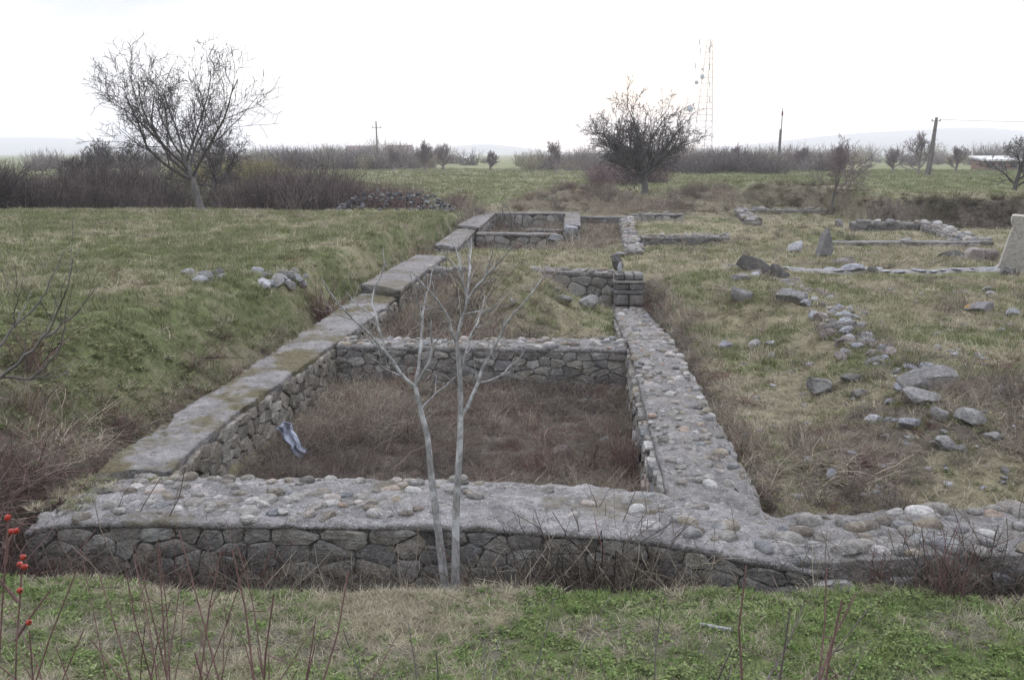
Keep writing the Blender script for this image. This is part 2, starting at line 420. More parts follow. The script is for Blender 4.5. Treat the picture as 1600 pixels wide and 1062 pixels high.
# lumpy turf, finer than H so that stones and plants can rely on H
lump = .05*(fbm(GX*4.2, GY*4.2, 91, 3)-.5)*ss(40, 20, GY)+.022*(fbm(GX*19, GY*19, 92, 3)-.5)*ss(14, 8, GY)
gz = gz+lump
ny, nx = GX.shape
idx = np.arange(nx*ny).reshape(ny, nx)
quads = np.stack([idx[:-1,:-1], idx[:-1,1:], idx[1:,1:], idx[1:,:-1]], -1).reshape(-1, 4)
g_me = mesh_np('ground', np.stack([GX, GY, gz], -1).reshape(-1, 3), [quads])
cb, cg, cs = cover(GX.ravel(), GY.ravel())
ca = g_me.attributes.new('cover', 'FLOAT_COLOR', 'POINT')
ca.data.foreach_set('color', np.stack([cb, cg, cs, np.ones_like(cb)], 1).astype(np.float32).ravel())
k = NT('turf'); p = k.coord('Position')
at = k.n('ShaderNodeAttribute', attribute_type='GEOMETRY', attribute_name='cover')
sp = k.n('ShaderNodeSeparateColor'); k.l(at.outputs['Color'], sp.inputs['Color'])
n1 = k.noise(p, 14, 6, .7); n2 = k.noise(p, 60, 5, .7); n3 = k.noise(p, .35, 6, .65); n4 = k.noise(p, 2.6, 6, .7)
green = k.mix(k.sramp(n1, .35, .65), (.085,.103,.039), (.155,.172,.075))
straw = k.mix(k.sramp(n1, .35, .65), (.18,.162,.1), (.29,.26,.165))
thatch = k.mix(k.sramp(n1, .35, .65), (.06,.05,.042), (.145,.122,.1))
soil = k.mix(k.sramp(n2, .35, .65), (.06,.05,.043), (.19,.165,.145))
fac = k.math('ADD', sp.outputs['Green'], k.math('MULTIPLY', k.math('SUBTRACT', n4, .5), .9))
c = k.mix(k.sramp(fac, .25, .75), straw, green)
c = k.mix(k.math('MULTIPLY', k.sramp(n3, .5, .7), .35), c, (.2,.185,.11))
c = k.mix(sp.outputs['Red'], c, thatch)
c = k.mix(sp.outputs['Blue'], c, soil)
c = k.mix(k.math('MULTIPLY', k.sramp(n2, .5, .8), .45), c, (.06,.053,.036))
k.bump(k.math('ADD', n1, k.math('MULTIPLY', n2, .5)), .9, .04)
M['turf'] = k.done(c, .97); g_me.materials.append(M['turf'])
ground = tag(obj('ground', g_me), 'rough winter turf and earth of the excavated field', None, None, 'structure')

# ------------------------------------------------------------------ walls
FOOT = []      # wall footprints (quads) kept free of plants
def cellular(L_, Hh, du, dv, rng, jit=.5):
    """irregular stone cells on an L_ x Hh face"""
    nu = max(2, int(round(L_/du))); nv = max(1, int(round(Hh/dv)))
    pts = []
    for j in range(-1, nv+1):
        off = rng.random()
        for i in range(-1, nu+2):
            pts.append(((i+off+rng.uniform(-jit, jit))*L_/nu, (j+.5+rng.uniform(-jit, jit)*.5)*Hh/nv))
    pts = [p_ for p_ in pts if rng.random() > .2]
    su, sv = L_/nu, Hh/nv
    out = []
    for a, (pu, pv) in enumerate(pts):
        if not (-.3*su < pu < L_+.3*su and 0 < pv < Hh): continue
        poly = [(0, 0), (L_, 0), (L_, Hh), (0, Hh)]
        for b, (qu, qv) in enumerate(pts):
            if a == b or abs(qu-pu) > 3*su or abs(qv-pv) > 3*sv: continue
            nu_, nv_ = (qu-pu)/su**2, (qv-pv)/sv**2
            mu, mv = (pu+qu)/2, (pv+qv)/2
            new = []
            for i in range(len(poly)):
                p0, p1 = poly[i], poly[(i+1) % len(poly)]
                d0 = (p0[0]-mu)*nu_+(p0[1]-mv)*nv_; d1 = (p1[0]-mu)*nu_+(p1[1]-mv)*nv_
                if d0 <= 0: new.append(p0)
                if (d0 < 0) != (d1 < 0):
                    t = d0/(d0-d1); new.append((p0[0]+t*(p1[0]-p0[0]), p0[1]+t*(p1[1]-p0[1])))
            poly = new
            if len(poly) < 3: break
        if len(poly) >= 3: out.append(poly)
    return out
def shrink(poly, d):
    """pull a convex polygon's corners towards its centre by about d"""
    cx = sum(p[0] for p in poly)/len(poly); cy_ = sum(p[1] for p in poly)/len(poly)
    r = []
    for x, y in poly:
        l = math.hypot(x-cx, y-cy_)
        if l < d*1.6: return None
        f = (l-d*1.25)/l; r.append((cx+(x-cx)*f, cy_+(y-cy_)*f))
    return r
def rounded(poly, f=.15):
    r = []
    for i in range(len(poly)):
        a, b, c = poly[i-1], poly[i], poly[(i+1) % len(poly)]
        r.append((b[0]+(a[0]-b[0])*f, b[1]+(a[1]-b[1])*f)); r.append((b[0]+(c[0]-b[0])*f, b[1]+(c[1]-b[1])*f))
    return r
def stone_block(poly, fn, proud, rng, mat, gap=.003):
    q = shrink(poly, gap)
    if not q: return None
    q = rounded(q); m = len(q)
    cx = sum(p[0] for p in q)/m; cy_ = sum(p[1] for p in q)/m
    tx, ty = rng.uniform(-.12, .12), rng.uniform(-.12, .12)
    v = []
    for f, d, jj in ((1, -.06, 0), (.985, proud*.55, .006), (.86, proud, .01)):
        for x, y in q:
            xx, yy = cx+(x-cx)*f+rng.uniform(-jj, jj), cy_+(y-cy_)*f+rng.uniform(-jj, jj)
            dd = d+((x-cx)*tx+(y-cy_)*ty if d > 0 else 0)+(rng.uniform(-.006, .006) if d > 0 else 0)
            v.append(fn(xx, yy, dd))
    v.append(fn(cx, cy_, proud*1.08))
    f = []
    for r_ in (0, 1):
        for i in range(m): f.append((r_*m+i, r_*m+(i+1) % m, (r_+1)*m+(i+1) % m, (r_+1)*m+i))
    for i in range(m): f.append((2*m+i, 2*m+(i+1) % m, 3*m))
    c = np.mean(np.array(v), axis=0); v = [tuple(np.array(p)-c) for p in v]
    return sharpen(py_mesh('stone', v, f, mat), 38), tuple(c)

import bmesh
def ico(sub):
    bm = bmesh.new(); bmesh.ops.create_icosphere(bm, subdivisions=sub, radius=1)
    v = np.array([x.co[:] for x in bm.verts]); f = np.array([[q.index for q in t.verts] for t in bm.faces]); bm.free(); return v, f
ICO2, ICO3 = ico(2), ico(3)
def n3(v, seed, s):
    a = fbm(v[:, 0]*s+50+seed, v[:, 1]*s+50+v[:, 2]*s*.7, seed, 3)
    b = fbm(v[:, 1]*s+90, v[:, 2]*s+20+seed+v[:, 0]*s*.6, seed+5, 3); return (a+b)-1
def cobble_mesh(seed, mat):
    v, f = ICO2; r = np.random.default_rng(seed)
    e = r.uniform(2.0, 2.6)                       # slightly super-elliptic river stone
    u = np.sign(v)*np.abs(v)**(2/e)
    u = u*(1+.22*n3(v, seed, 1.1)[:, None])*np.array([1, r.uniform(.62, .85), r.uniform(.42, .6)])
    return mesh_np('cobble', u, [f], mat)
def rock_mesh(seed, mat, cuts=13, flat=.7, sub=3, rough=.16, boxy=0):
    v, f = ICO3 if sub == 3 else ICO2
    r = np.random.default_rng(seed); u = v.copy()
    if boxy: u = np.sign(u)*np.abs(u)**(1-boxy); u = u/np.abs(u).max()
    for _ in range(cuts):
        n = r.normal(size=3); n /= np.linalg.norm(n); d = r.uniform(.5, .82)
        s = u@n; u = u-np.maximum(s-d, 0)[:, None]*n[None, :]
    u = u*(1+rough*n3(v, seed, 1.6)[:, None]+rough*.9*n3(v, seed+9, 4)[:, None])
    u = u/np.abs(u).max(axis=0)[None, :]
    u = u*np.array([1, r.uniform(.7, .95), flat])
    return sharpen(mesh_np('rock', u, [f], mat), 24)
COB = [cobble_mesh(100+i, M['cobble']) for i in range(8)]+[rock_mesh(160+i, M['cobble'], 9, .55, sub=2, rough=.2) for i in range(4)]

def wall(name, label, stations, base, faces=(), cob=None, core='mortar', cap=.07, lip=.02, bump_=.022, ends=True, step=.05, foot=True, rag=.6):
    """stations: [((ax,ay),(bx,by),z)]; side a and side b of the top edge. faces: (side, du, dv, material, proud)"""
    rng = random.Random(sum(map(ord, label)))
    A = np.array([[s[0][0], s[0][1], s[2]] for s in stations], float); B = np.array([[s[1][0], s[1][1], s[2]] for s in stations], float)
    Mid = (A+B)/2
    d = np.concatenate([[0], np.cumsum(np.linalg.norm(np.diff(Mid[:, :2], axis=0), axis=1))]); Lw = d[-1]
    n = max(4, int(Lw/step)); t = np.linspace(0, Lw, n+1)
    At = np.stack([np.interp(t, d, A[:, i]) for i in range(3)], 1); Bt = np.stack([np.interp(t, d, B[:, i]) for i in range(3)], 1)
    if foot:
        for i in range(len(stations)-1): FOOT.append((A[i,:2], A[i+1,:2], B[i+1,:2], B[i,:2]))
    side = At[:, :2]-Bt[:, :2]; wd = np.linalg.norm(side, axis=1, keepdims=True); side = side/wd
    nt_ = max(5, int(wd.mean()/.05))
    prof = [(0, -1., None), (0, -.5, None), (0, -cap-.012, None), (lip, -cap, None), (lip, -.012, None), (lip*.6, -.001, None)]
    rows = []
    zb = base
    for ox, dz, _ in prof:
        z = np.where(dz <= -.5, zb+(At[:, 2]-cap-zb)*(0 if dz == -1. else .5), At[:, 2]+dz)
        rows.append(np.column_stack([At[:, :2]+side*ox, z]))
    for j in range(1, nt_):
        f = j/nt_; q = At*(1-f)+Bt*f; rows.append(q+np.array([0, 0, .012*math.sin(math.pi*f)]))
    for ox, dz, _ in prof[::-1]:
        z = np.where(dz <= -.5, zb+(Bt[:, 2]-cap-zb)*(0 if dz == -1. else .5), Bt[:, 2]+dz)
        rows.append(np.column_stack([Bt[:, :2]-side*ox, z]))
    X = np.stack(rows, 1)                      # (n+1, m, 3)
    m = X.shape[1]
    sd_ = rng.randint(0, 999)
    nzv = (fbm(X[..., 0]*3.1+X[..., 2]*2, X[..., 1]*3.1, sd_, 4)-.5)
    nz2 = (fbm(X[..., 0]*13, X[..., 1]*13+X[..., 2]*9, sd_+3, 3)-.5)
    top = np.zeros(m); top[4:m-4] = 1
    X[..., 2] += (nzv*bump_*1.5+nz2*bump_*1.5)*top[None, :]
    wob = (fbm(X[..., 0]*2.3+7, X[..., 1]*2.3+X[..., 2]*5, sd_+8, 4)-.5)*.05*rag+nz2*.03
    X[..., 0] += wob*side[:, 0:1]*np.where(np.arange(m) < m/2, 1, -1)[None, :]*1.0
    X[..., 1] += wob*side[:, 1:2]*np.where(np.arange(m) < m/2, 1, -1)[None, :]*1.0
    idn = np.arange((n+1)*m).reshape(n+1, m)
    q = np.stack([idn[:-1,:-1], idn[:-1,1:], idn[1:,1:], idn[1:,:-1]], -1).reshape(-1, 4)
    vv = X.reshape(-1, 3); fl = [q]
    if ends:
        c0 = len(vv); vv = np.vstack([vv, X[0].mean(0), X[-1].mean(0)])
        fl.append(np.array([[idn[0, j+1], idn[0, j], c0] for j in range(m-1)]+[[idn[0, 0], idn[0, m-1], c0]]))
        fl.append(np.array([[idn[n, j], idn[n, j+1], c0+1] for j in range(m-1)]+[[idn[n, m-1], idn[n, 0], c0+1]]))
    r0 = root(name, (float(Mid[0, 0]), float(Mid[0, 1]), base), label, 'wall')
    pm = vv-np.array(r0.location)
    me = mesh_np('core', pm, fl, M[core]); me.materials.append(M['joint'])
    # vertical faces below the cap carry the darker joint mortar
    mi = np.zeros(len(me.polygons), np.int32)
    rowid = np.tile(np.arange(m-1), n); mi[:len(rowid)] = np.where((rowid < 2) | (rowid >= m-3), 1, 0); mi[len(rowid):] = 1
    me.polygons.foreach_set('material_index', mi)
    o = obj('core', me); o.parent = r0
    def place(f, tt):                           # along, across
        x = f*Lw
        a = np.array([np.interp(x, d, A[:, i]) for i in range(3)]); b = np.array([np.interp(x, d, B[:, i]) for i in range(3)])
        return a*(1-tt)+b*tt
    for (sd, du, dv, mat, proud) in faces:
        if sd in 'AB':
            E0 = A if sd == 'A' else B; sgn = 1 if sd == 'A' else -1
            de = np.concatenate([[0], np.cumsum(np.linalg.norm(np.diff(E0[:, :2], axis=0), axis=1))]); Le = de[-1]
            hh = float(np.mean(E0[:, 2])-cap-base)
            def fn(u_, v_, dd, E0=E0, de=de, hh=hh, sgn=sgn):
                e = np.array([np.interp(u_, de, E0[:, i]) for i in range(3)])
                ns = np.array([np.interp(u_*d[-1]/de[-1], t, side[:, i]) for i in range(2)])
                return (e[0]+sgn*ns[0]*dd, e[1]+sgn*ns[1]*dd, base+v_/hh*(e[2]-cap-base))
        else:                                   # end face, E0 = start, E1 = end
            i0 = 0 if sd == '0' else -1
            a_, b_ = A[i0], B[i0]; Le = float(np.linalg.norm(a_[:2]-b_[:2])); hh = float(a_[2]-cap-base)
            nrm = (Mid[0]-Mid[1]) if i0 == 0 else (Mid[-1]-Mid[-2]); nrm = nrm[:2]/np.linalg.norm(nrm[:2])
            def fn(u_, v_, dd, a_=a_, b_=b_, Le=Le, nrm=nrm):
                e = a_+(b_-a_)*u_/Le; return (e[0]+nrm[0]*dd, e[1]+nrm[1]*dd, base+v_)
        for poly in cellular(Le, hh, du, dv, rng):
            g = stone_block(poly, fn, proud*rng.uniform(.6, 1.5), rng, M[mat])
            if g: obj('stone', g[0], r0, g[1])
    if cob:                                     # (spacing along, spacing across, size, density fn, sink, align)
        su, sv, size, dens, sink, tilt = cob
        nu = int(Lw/su); nv = max(1, int(wd.mean()/sv)); cnt = 0
        for j in range(nv):
            for i in range(nu+1):
                f = (i+.5*(j % 2)+rng.uniform(-.38, .38))/nu; tt = (j+.5+rng.uniform(-.36, .36))/nv
                if not 0.005 < f < .995 or rng.random() > dens(f, tt): continue
                p3 = place(f, tt); s_ = size*rng.choice((.4, .55, .75, .9, 1, 1.1, 1.25, 1.45))/2
                az = math.atan2(side[0, 1], side[0, 0])+math.pi/2+rng.gauss(0, tilt)
                c = obj('cobble', COB[rng.randrange(12)], r0, (p3[0], p3[1], p3[2]+s_*sink), (rng.gauss(0, .14), rng.gauss(0, .14), az), (s_, s_*rng.uniform(.85, 1.1), s_*rng.uniform(.9, 1.25)))
                cnt += 1
    return r0

wall('wall', 'low stone wall with cobbles set in its cement top, behind the two pale saplings',
     [((-3.8,6.6),(-3.78,7.5),-.1), ((-3.6,6.59),(-3.55,7.54),-.03), ((-3.3,6.59),(-3.2,7.56),0), ((-.83,6.66),(-.45,7.62),0), ((.3,6.55),(.3,7.5),0), ((.79,6.42),(.72,7.36),-.02), ((1.3,6.24),(1.38,7.14),-.05), ((1.62,6.24),(1.66,7.08),-.1)],
     -.62, [('A', .19, .11, 'face', .017)],
     (.11, .12, .115, lambda f, t: .12 if t < .12 else (.9 if f < .34 else (.68 if f < .56 else (.12 if f < .78 else .6))), .1, .5), lip=.022, cap=.04, bump_=.03)
wall('wall', 'low wall topped with pale river cobbles, running out to the right from the corner',
     [((1.3,6.26),(1.36,7.08),-.1), ((1.6,6.24),(1.65,7.1),-.045), ((1.95,6.26),(2.0,7.12),-.03), ((2.9,6.42),(3.3,7.33),-.02), ((4.4,6.6),(4.8,7.6),-.02)],
     -.6, [('A', .2, .13, 'cobble', .055)],
     (.16, .14, .15, lambda f, t: .9, .12, .3), core='mortarR', cap=.12, lip=.0, bump_=.03)
wall('wall', 'long cobbled wall studded with river stones along the right of the bramble-filled room',
     [((.74,7.05),(1.4,6.85),-.07), ((.74,7.9),(1.4,7.7),-.01), ((.74,9.5),(1.4,9.5),0), ((.78,13.3),(1.38,13.6),0), ((.76,14.1),(1.38,14.1),-.03)],
     -.66, [('A', .15, .105, 'cobble', .05), ('B', .17, .12, 'cobble', .04)],
     (.13, .105, .105, lambda f, t: .0 if f < .09 else .82, .1, .8), core='mortarR', cap=.05, lip=.0, bump_=.03)
wall('wall', 'sloping cobbled wall end leading up to the block pier',
     [((.73,13.9),(1.38,13.9),-.01), ((.76,15.6),(1.36,15.6),-.12), ((.8,19.7),(1.4,20.0),-.48)],
     -.8, [('A', .2, .13, 'face', .04)],
     (.15, .13, .12, lambda f, t: .85, .03, .6), core='mortarR', cap=.05, lip=0)
wall('wall', 'cobble-topped cross wall between the two rooms, behind the sapling branches',
     [((-3.1,13.16),(-3.1,13.68),.0), ((-.9,13.19),(-.9,13.8),-.01), ((.73,13.14),(.66,13.95),.0)],
     -.66, [('A', .19, .11, 'face', .017)],
     (.125, .12, .11, lambda f, t: .9, .14, .5), core='mortarR', cap=.05, lip=.012)
wall('wall', 'long left wall with smooth grey cement top and angular stone inner face',
     [((-3.18,7.7),(-3.78,7.5),.015), ((-3.25,8.6),(-3.8,8.5),.015), ((-3.2,11),(-3.78,11),.02), ((-3.1,14),(-3.76,14),.02), ((-3.03,17.55),(-3.77,18.2),.02)],
     -.72, [('A', .2, .125, 'faceL', .028), ('0', .2, .14, 'faceL', .03)], None, core='cement', cap=.045, lip=.0, bump_=.03, rag=2.2)
wall('wall', 'second higher step of the left wall, smooth cement slab top',
     [((-3.0,17.56),(-3.79,18.24),.17), ((-2.95,23.65),(-3.62,23.77),.17)],
     -.6, [('A', .25, .17, 'faceL', .04)], None, core='cementB', cap=.1, lip=.03, bump_=.022, rag=1.4)
wall('wall', 'third slab-topped step of the left wall, beyond the gap',
     [((-2.9,25.7),(-3.55,26.5),.17), ((-3.03,32.3),(-3.58,32.5),.17)],
     -.5, [('A', .27, .17, 'face', .04), ('0', .24, .17, 'face', .04)], None, core='cementB', cap=.1, lip=.03, bump_=.022, rag=1.4)
wall('wall', 'farthest slab-topped step of the left wall, at the back room corner',
     [((-2.88,31.6),(-3.62,32.4),.27), ((-3.0,40.1),(-3.5,40.1),.25)],
     -.5, [('A', .3, .18, 'face', .04)], None, core='cementB', cap=.1, lip=.03, bump_=.022, rag=1.4)
wall('wall', 'cobble-edged rear wall of the second room, left of the block pier',
     [((-3.0,21.0),(-3.0,21.5),.14), ((-.82,20.84),(-.82,21.35),.16), ((.82,20.3),(.82,20.85),.16)],
     -.75, [('A', .27, .2, 'face', .04)],
     (.15, .16, .14, lambda f, t: .85, .2, .6), core='mortarR', cap=.07, lip=.012)
wall('wall', 'stone-faced front wall of the far back room, pale broken block at its end',
     [((-2.9,31.0),(-2.9,31.5),.13), ((-.45,30.9),(-.45,31.4),.12)],
     -.6, [('A', .26, .19, 'face', .04)], None, core='cementB', cap=.07, lip=.03)
wall('wall', 'rear wall of the far back room with small stone facing',
     [((-3.0,39.5),(-3.0,40.0),.26), ((.25,39.7),(.25,40.2),.26)],
     -.5, [('A', .28, .2, 'face', .04)], None, core='cementB', cap=.06, lip=.03)
wall('wall', 'short cement-topped right wall of the far back room',
     [((-.22,33.0),(.26,33.0),.25), ((-.24,39.6),(.28,39.6),.25)],
     -.5, [('A', .28, .2, 'face', .04), ('0', .2, .2, 'cobble', .04)], None, core='cementB', cap=.08, lip=.02)
wall('wall', 'low inner kerb wall inside the far back room',
     [((-1.5,34.6),(-1.5,34.9),-.02), ((-.3,34.6),(-.3,34.9),-.02)], -.45, [], None, core='cementB', cap=.06, lip=.01)
wall('wall', 'thin low wall closing the gap behind the far back room',
     [((.3,39.9),(.3,40.2),.12), ((1.95,39.9),(1.95,40.2),.1)], -.45, [('A', .3, .2, 'rockdark', .03)], None, core='cementB', cap=.06, lip=.02)
wall('wall', 'narrow cobbled wall slanting back beside the bramble pit, mid distance',
     [((1.33,25.6),(1.76,25.6),.08), ((1.85,39.7),(2.3,39.7),.12)], -.4, [('A', .3, .18, 'face', .04), ('0', .2, .15, 'cobble', .04)],
     (.2, .17, .2, lambda f, t: .9, .2, .9), core='mortarR', cap=.06, lip=0)
wall('wall', 'small distant stone wall at the foot of the bramble mound',
     [((2.3,39.8),(2.3,40.2),.2), ((4.3,40.2),(4.3,40.6),.2)], -.3, [('A', .28, .18, 'face', .04)],
     (.25, .2, .2, lambda f, t: .8, .2, .6), core='mortarR', cap=.06, lip=.02)
wall('wall', 'low gravel-topped wall stub right of the slanting cobbled wall',
     [((1.95,28.9),(1.95,29.5),.2), ((4.42,29.1),(4.42,29.7),.2)], -.25, [('A', .25, .12, 'rockdark', .03)],
     (.18, .16, .17, lambda f, t: .9, .2, .6), core='mortarR', cap=.07, lip=.02)
wall('wall', 'low dark-faced wall in the grass behind the fallen slabs on the right',
     [((6.6,28.3),(6.6,28.8),.13), ((11.1,28.6),(11.1,29.1),.14)], -.2, [('A', .3, .13, 'rockbrown', .03)],
     (.3, .22, .22, lambda f, t: .5, .15, .6), core='mortarR', cap=.05, lip=.01)
wall('wall', 'low cobbled wall slanting away before the green bank on the right',
     [((10.9,28.9),(11.5,28.7),.12), ((11.9,36.0),(12.5,36.0),.13)], -.2, [('A', .3, .16, 'face', .03)],
     (.25, .22, .24, lambda f, t: .9, .2, .8), core='mortarR', cap=.05, lip=0)
wall('wall', 'pale cobble-topped wall under the green bank on the right',
     [((9.6,35.7),(9.6,36.3),.17), ((12.6,35.9),(12.6,36.5),.17)], -.2, [('A', .3, .17, 'rockdark', .03)],
     (.28, .22, .24, lambda f, t: .9, .2, .6), core='mortarR', cap=.05, lip=0)
wall('wall', 'short stone stub at the end of the thin far wall line',
     [((6.3,37.9),(6.9,37.9),.12), ((6.75,43.6),(7.3,43.6),.22)], -.2, [('0', .25, .15, 'cobble', .03)],
     (.3, .25, .26, lambda f, t: .85, .2, .8), core='mortarR', cap=.05, lip=0)
wall('wall', 'thin far wall line below the grassy bank with the turquoise lid',
     [((7.2,43.2),(7.2,43.6),.2), ((10.6,43.4),(10.6,43.8),.2)], -.2, [('A', .3, .16, 'rockdark', .03)],
     (.3, .25, .25, lambda f, t: .85, .2, .6), core='mortarR', cap=.05, lip=0)

# block pier closing the right wall of the second room
def block(name, parent, x0, x1, y0, y1, z0, z1, mat, seed, rough=.02):
    bm = bmesh.new(); bmesh.ops.create_cube(bm, size=1)
    bmesh.ops.bevel(bm, geom=list(bm.edges), offset=.06, segments=1, affect='EDGES')
    bmesh.ops.subdivide_edges(bm, edges=list(bm.edges), cuts=2, use_grid_fill=True)
    r = random.Random(seed)
    for v in bm.verts:
        c = v.co; k_ = rough
        c.x = c.x*(x1-x0)+r.uniform(-k_, k_)*.5; c.y = c.y*(y1-y0)+r.uniform(-k_, k_)*.5; c.z = c.z*(z1-z0)+r.uniform(-k_, k_)*.5
    me = bpy.data.meshes.new(name); bm.to_mesh(me); bm.free(); me.materials.append(mat)
    me.polygons.foreach_set('use_smooth', np.ones(len(me.polygons), bool))
    return obj(name, me, parent, ((x0+x1)/2, (y0+y1)/2, (z0+z1)/2))
pier = root('stone_pier', (1.1, 20.1, -.8), 'squared block pier of stacked courses ending the right wall', 'pier')
z = -.8; i = 0
for hgt, nb, inset in ((.38, 2, 0), (.24, 2, .012), (.07, 1, -.01), (.13, 2, .01), (.06, 1, -.012), (.12, 3, .02)):
    for b in range(nb):
        xa = .82+inset; xb = 1.42-inset
        block('block', pier, xa+(xb-xa)*b/nb+.006, xa+(xb-xa)*(b+1)/nb-.006, 19.82+inset, 20.5-inset, z+.006, z+hgt-.004, M['face' if i % 2 else 'rock'], i); i += 1
    z += hgt
stub = tag(obj('broken_block', rock_mesh(611, M['rockdark'], 6, 1.3, boxy=.35), None, (.9, 20.3, .38), (.05, .1, .2), (.13, .15, .13)), 'dark broken block with pale face standing on top of the pier', 'stone')
plq = obj('pale_face', rock_mesh(612, M['rockpale'], 6, 1.4, sub=2, boxy=.4), stub, (.95, 20.12, .33), (0, 0, 0), (.055, .03, .1))
plq.matrix_parent_inverse = stub.matrix_basis.inverted()
# pale broken block and fallen roots by the back room
for (u, v, y, sx, sz, mat, lab) in ((892, 357, 32.6, .22, .2, 'rockpale', 'pale squared block on the end of the back room wall'),
                                    (868, 370, 30.9, .24, .15, 'rockpale', 'cracked whitish block lying low at the back room corner'),
                                    (940, 393, 26.5, .25, .08, 'rock', 'flat pale stone at the foot of the back room corner'),
                                    (966, 396, 25.0, .22, .12, 'rockdark', 'dark rounded stone beside the slanting cobbled wall end')):
    q = PY(u, v, y); zz = q[2]-.04
    tag(obj('stone_block', rock_mesh(int(u), M[mat], 7, .8, boxy=.35), None, (q[0], y, zz), (.05, .08, .3), (sx, sx*.8, sz)), lab, 'stone')

# slab path strip across the right-hand grass
def strip(name, pts, wid, mat, lift=.012):
    v = []; f = []
    pts = resample(pts, 70)
    T = np.gradient(pts, axis=0); Nn = np.stack([-T[:, 1], T[:, 0]], 1); Nn /= np.linalg.norm(Nn, axis=1, keepdims=True)
    for j, o in enumerate((-1, -.6, 0, .6, 1)):
        e = wid*o*(.7+.6*vnoise(pts[:, 0]*2.2+j*9, pts[:, 1]*2.2, 5))
        x = pts[:, 0]+Nn[:, 0]*e; y = pts[:, 1]+Nn[:, 1]*e
        v.append(np.column_stack([x, y, H(x, y)+lift+.03*(1-abs(o))+ (0 if abs(o) < 1 else -.03)]))
    V = np.stack(v, 1); n, m, _ = V.shape; I = np.arange(n*m).reshape(n, m)
    q = np.stack([I[:-1,:-1], I[1:,:-1], I[1:,1:], I[:-1,1:]], -1).reshape(-1, 4)
    return obj(name, mesh_np(name, V.reshape(-1, 3), [q], mat))
path = tag(strip('path', [(4.2, 20.3, 0), (6.5, 20.6, 0), (9, 20.7, 0), (13, 21.0, 0)], .2, M['path'], .03), 'pale worn stone path strip crossing the grass', None, None, 'structure')
PATHSTONE = [rock_mesh(700+i, M['rockpale'], 8, .3, sub=2) for i in range(5)]
for i in range(46):
    x = 4.3+i*.19+R.uniform(-.05, .05); y = 20.33+(x-4.2)*.08+R.uniform(-.13, .13)
    s_ = R.uniform(.06, .14)
    obj('paving_stone', PATHSTONE[i % 5], path, (x, y, float(H(np.array([x]), np.array([y]))[0])+.05), (0, 0, R.uniform(0, 6)), (s_*1.3, s_, s_*.8))

